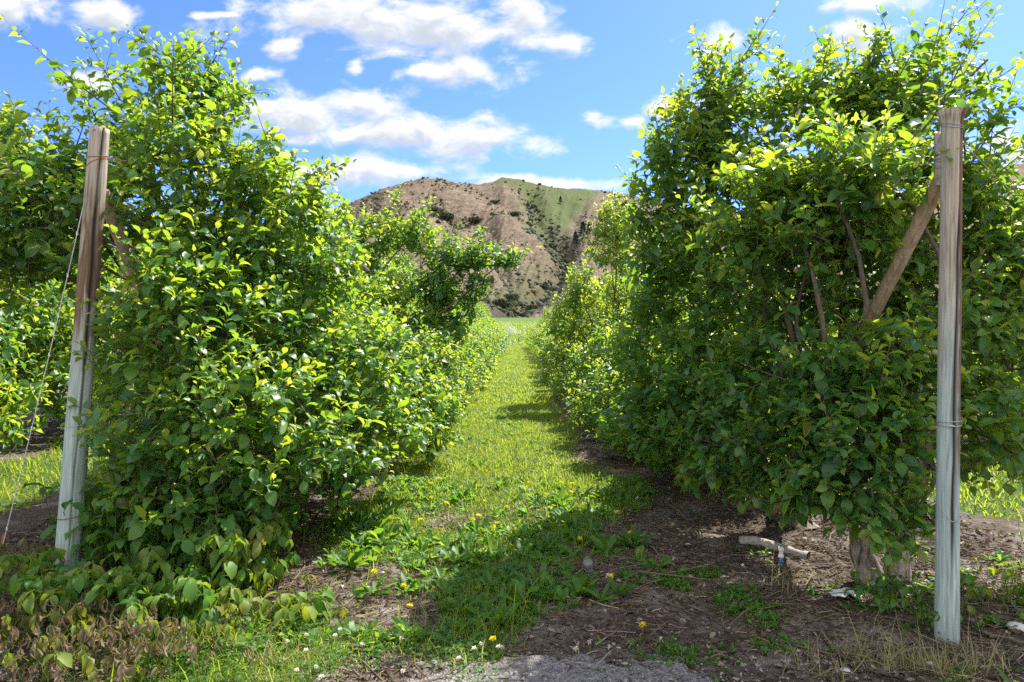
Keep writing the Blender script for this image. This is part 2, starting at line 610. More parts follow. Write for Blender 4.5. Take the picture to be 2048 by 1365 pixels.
def thing(name, label, cat, loc=(0, 0, 0), group=None, rz=0.0):
    o = bpy.data.objects.new(name, None)
    o.empty_display_size = .1
    col.objects.link(o)
    o.location = [float(x) for x in loc]
    o.rotation_euler = (0, 0, rz)
    return tag(o, label, cat, group)


def copy_tree(o, parent=None):
    c = o.copy()
    col.objects.link(c)
    if parent is not None:
        c.parent = parent
    for ch in list(o.children):
        copy_tree(ch, c)
    return c


# ------------------------------------------------------------------ ground
ROWL, ROWR, SLOPE = -2.55, 2.12, .008


def grass_mask(x, y):
    """1 where grass covers the ground, 0 on the bare soil strips below the trees."""
    x, y = np.asarray(x, float), np.asarray(y, float)
    xr = x - SLOPE * y
    period = 4.67
    q = (xr - ROWR + period / 2) % period - period / 2        # offset from the nearest tree row
    wob = (fbm(x * .9, y * .9, 3, 5) - .5) * 1.1
    half = np.where(q < 0, 1.32, 1.38)
    m = np.clip((np.abs(q) + wob - half) / .28 + .5, 0, 1)
    m = np.where(y > 47, 1., m)
    # before the first trees
    hl = np.clip((y - 4.1) / .8, 0, 1)
    edge = .35 + (fbm(x * 2, y * 2, 3, 9) - .5) * 1.2
    near = np.clip((.28 - xr + (3.9 - y) * -.55 + (fbm(x * 1.7, y * 1.7, 3, 8) - .5) * 1.6) / .5, 0, 1) * np.clip((xr + 1.25 + np.clip(3.55 - y, 0, .5) * 1.2 + (fbm(x * 1.5, y * 1.5, 3, 12) - .5) * .5) / .3, 0, 1)
    m = m * hl + np.maximum(near, 0) * (1 - hl)
    # worn patches in the alley
    bare = np.clip((fbm(x * 1.5 + 4, y * 1.5, 4, 21) - .56 + .13 * np.clip((4.9 - y) / .8, 0, 1) * np.clip((y - 3.3) / .3, 0, 1) - .12 * np.clip((3.4 - y) / .3, 0, 1)) / .10, 0, 1)
    return np.clip(m - bare * np.clip((6.3 - y) / 1.5, 0, 1) * .9, 0, 1)


def ground_z(x, y):
    x, y = np.asarray(x, float), np.asarray(y, float)
    z = (fbm(x * 2.2, y * 2.2, 4, 2) - .5) * .05
    z = z + np.clip(y - 48, 0, 202) / 202 * 4.2 + np.clip(y - 250, 0, None) * .001
    return z


xs = np.unique(np.concatenate([np.arange(-9, 9.01, .075), np.linspace(9, 40, 20), -np.linspace(9, 40, 20), np.geomspace(40, 3500, 14), -np.geomspace(40, 3500, 14)]))
ys = np.unique(np.concatenate([np.linspace(-60, 1, 10), np.arange(1, 9, .06), np.geomspace(9, 50, 130), np.geomspace(50, 4000, 40)]))
X, Y = np.meshgrid(xs, ys)
Zg = ground_z(X, Y)
gm = grass_mask(X, Y)
m, nt, out = new_mat('orchard_ground')
t = nn(nt, 'ShaderNodeTexCoord')
ga = nn(nt, 'ShaderNodeAttribute', attribute_name='tint').outputs['Fac']
n1 = noise(nt, t.outputs['Object'], 38, 6, .7, .5)
n2 = noise(nt, t.outputs['Object'], 2.3, 5, .6)
n3 = noise(nt, t.outputs['Object'], 160, 3, .7)
soil = ramp(nt, n1, [(.3, (.045, .032, .024)), (.5, (.105, .078, .058)), (.7, (.20, .155, .12))])
soil = mix_col(nt, smooth(nt, n2, .45, .68), soil, mix_col(nt, n3, (.20, .165, .135), (.36, .32, .28)))
soil = mix_col(nt, smooth(nt, n3, .60, .72), soil, (.30, .22, .15))
grs = ramp(nt, n1, [(.3, (.035, .075, .014)), (.55, (.08, .13, .025)), (.75, (.15, .19, .05))])
gfac = smooth(nt, math_node(nt, 'ADD', ga, math_node(nt, 'MULTIPLY', math_node(nt, 'SUBTRACT', n1, .5), .9)), .35, .75)
c = mix_col(nt, gfac, soil, grs)
principled(nt, out, c, .92, .15, bump=math_node(nt, 'ADD', n1, math_node(nt, 'MULTIPLY', n3, .5)), bump_s=.9, bump_d=.03)
M['ground'] = m
g = mk('ground', np.stack([X, Y, Zg], -1), grid_quads(len(ys), len(xs)), M['ground'], tint=gm.ravel())
tag(g, kind='structure')

# crumbled gravel at the edge of the lane in front
gx = np.linspace(-.85, 1.35, 90)
gy = np.linspace(1.2, 3.12, 80)
X, Y = np.meshgrid(gx, gy)
edge = 3.03 + .05 * np.sin(X * 3 + 1) + (fbm(X * 6, X * 0 + 3, 3, 31) - .5) * .14 - np.clip(np.abs(X - .24) - .45, 0, 9) ** 1.3 * 1.1
lim = np.minimum(edge, Y)
Zp = ground_z(X, lim) + .022 + (fbm(X * 28, lim * 28, 4, 33) - .5) * .05
Zp = np.where(Y > edge - .02, ground_z(X, lim) - .02, Zp)
m, nt, out = new_mat('crumbled_gravel')
t = nn(nt, 'ShaderNodeTexCoord')
n1 = noise(nt, t.outputs['Object'], 55, 6, .75)
n2 = noise(nt, t.outputs['Object'], 5, 3, .5)
vo = nn(nt, 'ShaderNodeTexVoronoi')
vo.inputs['Scale'].default_value = 70
nt.links.new(t.outputs['Object'], vo.inputs['Vector'])
c = ramp(nt, n1, [(.30, (.05, .045, .04)), (.46, (.22, .20, .18)), (.6, (.36, .335, .31)), (.75, (.50, .48, .45))])
c = mix_col(nt, math_node(nt, 'MULTIPLY', vo.outputs['Color'], .25), c, (.45, .42, .38))
principled(nt, out, c, .9, .2, bump=math_node(nt, 'SUBTRACT', n1, vo.outputs['Distance']), bump_s=1, bump_d=.03)
g = mk('gravel_road', np.stack([X, lim, Zp], -1), grid_quads(80, 90), m)
tag(g, kind='structure')

# ------------------------------------------------------------------ hills
SKYL = np.array([(-3000, 520), (-1200, 470), (-300, 452), (300, 470), (560, 452), (620, 435), (683, 415), (720, 397), (770, 376), (815, 364), (850, 356), (880, 358),
                 (915, 365), (960, 368), (985, 364), (1005, 355), (1035, 357), (1062, 364), (1090, 371), (1120, 376), (1180, 379), (1215, 381),
                 (1250, 388), (1300, 400), (1400, 425), (1600, 420), (1800, 385), (1960, 352), (2048, 325), (2300, 300), (3000, 330), (5000, 480)], float)
GULLY = np.array([(1062, 385), (1074, 410), (1070, 440), (1108, 478), (1132, 508), (1112, 556), (1050, 596), (985, 632)], float)
GULLY2 = np.array([(870, 400), (905, 440), (950, 452), (1000, 520), (1040, 590)], float)
SPUR = np.array([(1210, 381), (1196, 420), (1172, 470), (1165, 530), (1130, 585), (1090, 625)], float)


def poly_dist(px, py, poly):
    d = np.full(np.shape(px), 1e9)
    for (ax, ay), (bx, by) in zip(poly[:-1], poly[1:]):
        ux, uy = bx - ax, by - ay
        tt = np.clip(((px - ax) * ux + (py - ay) * uy) / (ux * ux + uy * uy), 0, 1)
        d = np.minimum(d, np.hypot(px - ax - tt * ux, py - ay - tt * uy))
    return d


hx = np.unique(np.concatenate([np.linspace(-3000, 500, 100), np.arange(500, 1500, 3.), np.linspace(1500, 2100, 110), np.linspace(2100, 5000, 60)]))
ht = np.concatenate([np.linspace(-.04, 1, 190), np.linspace(1.02, 1.6, 20)])
HX, HT = np.meshgrid(hx, ht)
SK = np.interp(HX, SKYL[:, 0], SKYL[:, 1])
BASEY = 634.0
HD = 250 + 560 * np.clip(HT, -.1, 1) ** 1.15 + np.clip(HT - 1, 0, 1) * 500 if False else 250 + 560 * np.clip(HT, 0, 1) ** 1.1 + np.minimum(HT, 0) * 200 + np.clip(HT - 1, 0, 1) * 500
HY = BASEY + (SK - BASEY) * np.clip(HT, -.04, 1)
HZ = CAM_H + (HOR - HY) * HD / F
HZ = np.where(HT > 1, CAM_H + (HOR - SK) * HD / F - np.clip(HT - 1, 0, 1) * 320, HZ)
HXW = (HX - 1024) * HD / F
env = np.clip(HT / .15, 0, 1) * np.clip((1.03 - HT) / .22, 0, 1)
warp = HX + (HT - .5) * 260 + (fbm(HX / 70, HT * 3, 3, 41) - .5) * 60
rid = np.abs(fbm(warp / 55, HT * 1.6, 4, 42) - .5) * 2
HZ = HZ + env * ((rid - .3) * 5 + (fbm(HX / 26, HT * 7, 5, 43) - .5) * 8 + (np.abs(fbm((HX + (HY - 450) * .5) / 13, HT * 3.2, 4, 47) - .5) - .2) * 5)
HZ = HZ - np.exp(-(poly_dist(HX, HY, GULLY) / 20) ** 2) * 11 * np.clip((1.02 - HT) / .1, 0, 1)
HZ = HZ - np.exp(-(poly_dist(HX, HY, GULLY2) / 14) ** 2) * 5 * np.clip((1.02 - HT) / .1, 0, 1)
HZ = HZ + np.exp(-(poly_dist(HX, HY, SPUR) / 26) ** 2) * 8 * np.clip((1.0 - HT) / .15, 0, 1) * np.clip(HT / .25, 0, 1)
for rp, am, wd in [([(880, 365), (960, 418), (1050, 470), (1105, 520)], 8, 20), ([(1000, 366), (1030, 400), (1062, 440)], 5, 13), ([(780, 385), (820, 450), (900, 520)], 6, 22)]:
    HZ = HZ + np.exp(-(poly_dist(HX, HY, np.array(rp, float)) / wd) ** 2) * am * .6 * np.clip((1.0 - HT) / .15, 0, 1) * (.6 + .8 * fbm(HX / 20, HY / 20, 3, 48))
HZ = HZ + (fbm(HX / 9, HT * 30, 3, 44) - .5) * 2.4


def blob(cx, cy_, rx, ry):
    return np.exp(-(((HX - cx) / rx) ** 2 + ((HY - cy_) / ry) ** 2))


green = np.clip(blob(1030, 362, 42, 14) + blob(1090, 385, 50, 22) + blob(1110, 425, 48, 34) + blob(1145, 405, 40, 26) + blob(1170, 385, 50, 12) * .8 + blob(1085, 445, 28, 22) + blob(1030, 590, 70, 30) * .6 + blob(1090, 560, 50, 40) * .4, 0, 1)
green = np.clip(green + (fbm(HX / 18, HY / 18, 4, 45) - .5) * .7 * (green > .05), 0, 1)
hill = mk('hill', np.stack([HXW, HD, HZ], -1), grid_quads(len(ht), len(hx)), None or M['ground'], tint=green.ravel())
m, nt, out = new_mat('dry_hillside')
t = nn(nt, 'ShaderNodeTexCoord')
ga = nn(nt, 'ShaderNodeAttribute', attribute_name='tint').outputs['Fac']
ra = nn(nt, 'ShaderNodeAttribute', attribute_name='rock').outputs['Fac']
n1 = noise(nt, t.outputs['Object'], .09, 7, .65)
n2 = noise(nt, t.outputs['Object'], .6, 5, .7)
dry = ramp(nt, n1, [(.3, (.11, .078, .050)), (.5, (.20, .145, .098)), (.7, (.27, .205, .145))])
dry = mix_col(nt, smooth(nt, n2, .50, .62), dry, (.065, .060, .035))
n4 = noise(nt, t.outputs['Object'], .22, 5, .7)
dry = mix_col(nt, math_node(nt, 'MULTIPLY', smooth(nt, n4, .52, .66), .6), dry, (.07, .066, .038))
grn = ramp(nt, n2, [(.3, (.055, .075, .025)), (.6, (.11, .13, .045)), (.8, (.16, .155, .07))])
rock = ramp(nt, n2, [(.3, (.022, .020, .019)), (.55, (.060, .055, .048)), (.75, (.12, .11, .095))])
c = mix_col(nt, ga, dry, grn)
c = mix_col(nt, ra, c, rock)
principled(nt, out, c, .95, .1, bump=n2, bump_s=.9, bump_d=2.5)
hill.data.materials[0] = m
rockv = np.clip(blob(1060, 608, 80, 16) + blob(1150, 540, 26, 34) + blob(1130, 590, 60, 26) * .7 + blob(990, 615, 40, 14) * .5, 0, 1) * (.5 + fbm(HX / 14, HY / 14, 3, 46))
a = hill.data.attributes.new('rock', 'FLOAT', 'POINT')
a.data.foreach_set('value', np.clip(rockv, 0, 1).ravel().astype(np.float32))
tag(hill, kind='structure')


def hill_point(px, py):
    """The hill's surface along the line of a photo pixel: nearest grid vertex by its projection."""
    sx = 1024 + HXW * F / HD
    sy = HOR - (HZ - CAM_H) * F / HD
    k = np.argmin((sx - px) ** 2 + (sy - py) ** 2 + (HT > 1) * 1e6)
    return np.array([HXW.flat[k], HD.flat[k], HZ.flat[k]])


# low sagebrush: uncountable cover on the hillside
r = np.random.default_rng(51)
sel = (HX > 480) & (HX < 1400) & (HT > .02) & (HT <= 1.0)
idx = np.flatnonzero(sel)
flank = np.clip((800 - HX) / 120, 0, 1)
gdist = np.exp(-(poly_dist(HX, HY, GULLY) / 24) ** 2)
dens = np.clip((fbm(HX / 30, HY / 22, 4, 52) - .47) * 5, 0.03, 1) * .7 + flank * .8 + gdist * 1.2 + np.exp(-(poly_dist(HX, HY, GULLY2) / 14) ** 2) * .7
dens = dens + np.exp(-((HY - 615) / 26) ** 2) * .5
dens = dens * (1 - .85 * np.clip(green, 0, 1) * (HY < 480))
w = (dens * (HD / 500) ** 2).ravel()[idx]
ids = r.choice(idx, 9500, replace=True, p=w / w.sum())
C = np.stack([HXW.ravel()[ids], HD.ravel()[ids], HZ.ravel()[ids]], -1) + r.normal(0, 1, (9500, 3)) * [1.2, 2, 0]
R_ = r.gamma(4, .19, 9500) * (1 + gdist.ravel()[ids] * .9)
lat, lon = np.array([-.3, .35, .95, 1.45]), np.arange(6) * 2 * pi / 6
sph = np.stack([np.cos(lat)[:, None] * np.cos(lon), np.cos(lat)[:, None] * np.sin(lon), np.sin(lat)[:, None] * np.ones(6)], -1).reshape(-1, 3)
V = C[:, None] + R_[:, None, None] * sph * (1 + r.normal(0, .22, (9500, 24, 1))) * [1.1, 1.1, .8]
Q = (grid_quads(4, 6, True)[None] + (np.arange(9500) * 24)[:, None, None]).reshape(-1, 4)
o = mk('hillside_scrub', V, Q, M['scrub'], tint=np.repeat(r.random(9500), 24))
tag(o, kind='stuff')


# clumps of larger brush, each a thing
def leaf_cloud(acc, c, rad, n, L, lod, r, tone=.4, shell=.55):
    d = norm(r.normal(0, 1, (n, 3)))
    p = c + d * np.asarray(rad) * (1 - (1 - shell) * r.random((n, 1)) ** 1.5 * 1.2)
    D = norm(d + r.normal(0, .6, (n, 3)))
    N = d * .5 + UP + r.normal(0, .5, (n, 3))
    V, Q, t = leaves(p, D, N, L * r.uniform(.6, 1.3, n), np.full(n, .7), r.uniform(.1, .8, n), r.uniform(0, .4, n), np.clip(r.normal(tone, .2, n), 0, 1), lod, r)
    acc.add(V, Q, t)


SHR = [(888, 440, 11, 'wide dark brush clump on the brown hillside above the arching apple branches'),
       (868, 425, 7, 'small dark brush clump beside a wide one on the brown hillside'),
       (955, 446, 7, 'rounded dark brush clump alone midway down the brown hillside'),
       (1028, 432, 6, 'dark brush clump near the foot of the gully between brown and green slopes'),
       (990, 408, 6, 'dark brush patch high on the brown slope below the summit'),
       (1062, 420, 6, 'dark brush clump in the head of the hillside gully'),
       (1000, 612, 5, 'olive bush at the foot of the hill beyond the alley end'), (1020, 600, 4, 'olive bush above another at the hill foot beyond the alley end'),
       (1092, 578, 5, 'dark bush on the rocky foot of the hill above the alley end'), (1075, 622, 4, 'low dark bush where the hill meets the far green field')]
for (px, py, s, lab) in SHR:
    p = hill_point(px, py)
    root = thing('shrub', lab, 'shrub', p, 'dark brush clumps on the hill')
    a = Acc()
    rr = np.random.default_rng(int(px))
    for k in range(5):
        leaf_cloud(a, np.array([rr.normal(0, s * .5), rr.normal(0, s * .3), s * .25]), (s * .6, s * .5, s * .35), 260, s * .16, 2, rr)
    a.build('foliage', M['scrub'], root)

CON = [(1165, 478, 36, 'tall dark pine standing lowest beside the gully on the hill'), (1178, 474, 27, 'shorter pine crowding the tallest pine beside the hill gully'),
       (1150, 492, 30, 'dark pine standing apart just below the pine pair on the hill'), (1196, 468, 20, 'small pine uphill of the pine pair at the edge of the trees'),
       (1122, 408, 15, 'lone small pine high on the green slope')]
for (px, py, hp, lab) in CON:
    p = hill_point(px, py)
    h = hp * p[1] / F
    root = thing('pine_tree', lab, 'pine tree', p, 'pines on the far hill')
    rr = np.random.default_rng(int(px) + 5)
    V, Q = tubes(np.array([[[0, 0, -.5], [0, 0, h * .5], [0, 0, h * .97]]]), np.array([[h * .03, h * .02, .02]]), 6)
    mk('trunk', V, Q, M['bark'], root)
    a = Acc()
    n = 900
    zz = rr.random(n) ** .8
    ang = rr.uniform(0, 6.28, n)
    rad = h * .24 * (1 - zz) ** .75 * (.45 + .55 * rr.random(n)) * (1 + .35 * np.sin(zz * 40 + ang))
    P = np.stack([np.cos(ang) * rad, np.sin(ang) * rad, h * (.14 + .84 * zz)], -1)
    D = np.stack([np.cos(ang), np.sin(ang), rr.normal(-.1, .4, n)], -1)
    V, Q, t = leaves(P, D, np.broadcast_to(UP, P.shape) + rr.normal(0, .4, P.shape), np.full(n, h * .085) * rr.uniform(.6, 1.3, n), np.full(n, .5), np.full(n, .5), np.full(n, .3), rr.random(n), 2, rr)
    a.add(V, Q, t)
    a.build('crown', M['conifer'], root)


# ------------------------------------------------------------------ apple trees
def limb(a, b, r0, r1, r, bow=.12, n=7, sides=7, up=.0):
    a, b = np.asarray(a, float), np.asarray(b, float)
    u = np.linspace(0, 1, n)[:, None]
    L = np.linalg.norm(b - a)
    bend = norm(r.normal(0, 1, 3))
    pts = a + (b - a) * u + bend * (np.sin(u * pi) * bow * L) + UP * np.sin(u * pi) * up * L + r.normal(0, .012, (n, 3)) * (u * (1 - u) * 4)
    rad = np.linspace(r0, r1, n)
    return tubes(pts[None], rad[None], sides)


apple_mesh = None


def apple_data():
    global apple_mesh
    th = np.linspace(0, pi, 9)
    an = np.arange(10) * 2 * pi / 10
    rr = np.sin(th) * (1 + .06 * np.cos(th))
    zz = np.cos(th) * .92
    zz[0] -= .22
    zz[-1] += .14
    V = np.stack([rr[:, None] * np.cos(an), rr[:, None] * np.sin(an), zz[:, None] * np.ones(10)], -1).reshape(-1, 3)
    Q = grid_quads(9, 10, True)
    cs, cq = tubes(np.array([[[0, 0, .6], [.05, 0, 1.3], [.2, 0, 2.0]]]), np.array([[.07, .06, .07]]), 4)
    me = mk('apple', np.concatenate([V, cs]) * .017, np.concatenate([Q, cq + len(V)]), M['apple'])
    apple_mesh = me.data
    bpy.data.objects.remove(me)


apple_data()


def apple_tree(base, lobes, seed, lod, label, group, density=1.0, leafL=.10, sprays=(), trunk_r=.085, trunk_mat='bark', stems=1, napples=0, limbs=(), trunk_h=1.0, K=11, whips=0):
    """lobes: (centre, (rx,ry,rz)[, tone]) in world metres. Parts: trunk, branches, foliage, apples."""
    r = np.random.default_rng(seed)
    base = np.asarray(base, float)
    root = thing('apple_tree', label, 'apple tree', base, group)
    # trunk: flared foot, slight bends
    tk = Acc()
    tops = []
    for s in range(stems):
        a0 = s * 2.6 + .4
        lean = np.array([cos(a0), sin(a0) * .6, 0]) * (.16 if stems > 1 else .03)
        n = 9
        u = np.linspace(0, 1, n)[:, None]
        pts = base + lean * (u ** 1.3) * 1.6 + UP * (u * trunk_h - .08) + r.normal(0, .018, (n, 3)) * [1, 1, 0] + (lean * .45 if stems > 1 else 0)
        rad = trunk_r * (1 - .3 * u[:, 0]) * (1 + .75 * np.exp(-u[:, 0] * 9)) / (1.25 if stems > 1 else 1)
        V, Q = tubes(pts[None], rad[None], 14)
        V = V + (norm(V - np.repeat(pts, 14, 0)) * ((fbm(V[:, 0] * 14 + V[:, 1] * 9, V[:, 2] * 5, 3, seed) - .5) * trunk_r * .75)[:, None])
        tk.add(V, Q)
        tops.append(pts[-1])
    tk.build('trunk', M[trunk_mat], root, off=base)
    # scaffold limbs out to each lobe and a few twigs further
    br = Acc()
    for lb in lobes:
        c, rd = np.asarray(lb[0], float), np.asarray(lb[1], float)
        src = tops[r.integers(len(tops))] + np.array([0, 0, r.uniform(-.35, 0)])
        V, Q = limb(src, c, .022, .008, r, .14, up=.05)
        br.add(V, Q)
        for k in range(3):
            e = c + norm(r.normal(0, 1, 3)) * rd * .8
            V, Q = limb(c, e, .008, .003, r, .14, n=5, sides=5)
            br.add(V, Q)
    for (a_, b_, r0, r1) in limbs:
        V, Q = limb(a_, b_, r0, r1, r, .08, n=9, sides=8)
        br.add(V, Q)
    fol = Acc()
    for lb in lobes:
        c, rd = np.asarray(lb[0], float), np.asarray(lb[1], float)
        tone = lb[2] if len(lb) > 2 else 0.0
        area = (rd[0] * rd[1] + rd[1] * rd[2] + rd[0] * rd[2]) / 3 * 12.6
        n = max(6, int(area * 34 * density * r.uniform(.72, 1.25)))
        d = norm(r.normal(0, 1, (n, 3)))
        rho = 1 - .62 * r.random((n, 1)) ** 1.6
        P = c + d * rd * rho
        lo = P[:, 2] < .12
        P[lo, 2] = .12 + r.random(lo.sum()) * .2
        T = norm(d * [1, 1, .7] + UP * .45 + r.normal(0, .45, (n, 3)))
        Ls = r.uniform(.12, .30, n) * np.where(r.random(n) < .12, 1.6, 1.0)
        B = P - T * Ls[:, None] * .55
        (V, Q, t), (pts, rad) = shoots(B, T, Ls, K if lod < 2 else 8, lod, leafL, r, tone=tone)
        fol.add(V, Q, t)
        if lod < 2:
            V, Q = tubes(pts, rad, 3)
            br.add(V, Q)
    sprays = list(sprays)
    hi = sorted(lobes, key=lambda l: -l[0][2])[:max(6, len(lobes) // 3)]
    for k in range(whips):
        l = hi[r.integers(len(hi))]
        d = norm(np.array([r.normal(0, .7), r.normal(-.2, .5), abs(r.normal(.7, .4))]))
        a_ = np.asarray(l[0]) + d * np.asarray(l[1]) * .7
        sprays.append((a_, a_ + norm(d + UP * .5 + r.normal(0, .3, 3)) * r.uniform(.3, .55), 9))
    for (a_, b_, n) in sprays:                       # single long whips standing clear of the crown
        a_, b_ = np.asarray(a_, float), np.asarray(b_, float)
        L = np.linalg.norm(b_ - a_)
        (V, Q, t), (pts, rad) = shoots(a_[None], (b_ - a_)[None], np.array([L]), int(n * 1.5), lod, leafL * .95, r, bend=.05, keep=.97)
        fol.add(V, Q, t)
        V, Q = tubes(pts, rad * np.array([1.1, .95, .8, .5]), 5)
        br.add(V, Q)
        for k in range(max(3, n // 3)):
            u = r.uniform(.15, .75)
            p = a_ + (b_ - a_) * u
            T = norm(norm(b_ - a_) * .7 + r.normal(0, .6, 3) + UP * .2)
            (V, Q, t), (pts, rad) = shoots(p[None], T[None], np.array([r.uniform(.1, .22)]), 6, lod, leafL * .85, r)
            fol.add(V, Q, t)
            V, Q = tubes(pts, rad, 3)
            br.add(V, Q)
    br.build('branches', M['twig'], root, off=base)
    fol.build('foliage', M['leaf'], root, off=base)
    for k in range(napples):
        lb = lobes[r.integers(len(lobes))]
        d = norm(r.normal(0, 1, 3) + np.array([0, -1.2, .1]))
        p = np.asarray(lb[0]) + d * np.asarray(lb[1]) * r.uniform(.75, 1.0)
        for j in range(r.integers(1, 4)):
            o = bpy.data.objects.new('apple', apple_mesh)
            col.objects.link(o)
            o.parent = root
            o.location = (p - base + r.normal(0, .022, 3)).tolist()
            o.rotation_euler = (r.normal(0, .5), r.normal(0, .5), r.uniform(0, 6))
            s = r.uniform(.8, 1.15)
            o.scale = (s, s, s)
    return root


def LB(px, py, d, rx, ry, rz, tone=0.0):
    return (at(px, py, d), (rx, ry, rz), tone)


TG = 'apple trees in the orchard rows'
# --- first tree behind the leaning post
apple_tree((-2.16, 4.85, 0), [
    LB(335, 190, 5.5, .44, .42, .32, -.06), LB(420, 200, 5.5, .28, .36, .26, -.06), LB(250, 285, 5.3, .26, .3, .16, -.04), LB(140, 340, 5.1, .34, .35, .2, -.05), LB(330, 300, 4.8, .46, .40, .26, .08),
    LB(470, 330, 4.9, .42, .45, .30, .08), LB(560, 400, 5.0, .36, .45, .30, .08), LB(330, 420, 4.7, .50, .45, .36),
    LB(70, 340, 4.8, .46, .42, .24, -.05), LB(0, 400, 4.8, .42, .42, .32, -.06), LB(90, 430, 4.6, .45, .42, .30, -.08), LB(20, 520, 4.8, .40, .42, .26, -.05), LB(130, 500, 4.9, .38, .42, .26, -.05),
    LB(470, 500, 4.8, .46, .45, .36), LB(600, 540, 5.1, .44, .5, .38), LB(330, 560, 4.25, .40, .40, .34, -.03),
    LB(430, 650, 4.35, .48, .42, .36), LB(580, 690, 4.9, .46, .5, .38, .04), LB(310, 720, 4.15, .36, .36, .34), LB(720, 720, 5.3, .40, .5, .38, .05),
    LB(440, 800, 4.05, .48, .42, .33, .03), LB(620, 840, 4.5, .48, .48, .33, .03), LB(760, 860, 5.2, .36, .4, .26, .02), LB(310, 880, 4.0, .30, .34, .28),
    LB(520, 920, 4.1, .40, .36, .25), LB(680, 940, 4.8, .32, .34, .18), LB(320, 1000, 3.95, .30, .26, .18, -.02), LB(420, 1000, 3.95, .30, .28, .18, -.02), LB(520, 1010, 4.35, .26, .26, .15, 0), LB(240, 960, 4.2, .2, .2, .16)],
    11, 0, 'bushy apple tree wrapped around the leaning grey post and its brace', TG, density=1.0, leafL=.103, whips=14,
    sprays=[(at(250, 240, 4.9), at(30, 85, 4.9), 16), (at(240, 200, 4.9), at(160, 45, 4.9), 12), (at(430, 200, 5), at(540, 175, 5), 13), (at(350, 140, 5), at(432, 75, 5), 9),
            (at(320, 110, 5), at(262, 58, 5), 7), (at(60, 280, 4.7), at(20, 205, 4.7), 8), (at(140, 280, 4.8), at(90, 225, 4.8), 8), (at(600, 450, 5.2), at(622, 318, 5.2), 12), (at(600, 420, 5.2), at(655, 345, 5.2), 10),
            (at(540, 350, 5), at(560, 285, 5), 7), (at(180, 420, 4.3), at(300, 350, 4.2), 8), (at(640, 960, 4.7), at(690, 1015, 4.6), 9), (at(150, 545, 4.2), at(105, 525, 4.1), 5)],
    trunk_r=.10, napples=14, trunk_h=1.5)
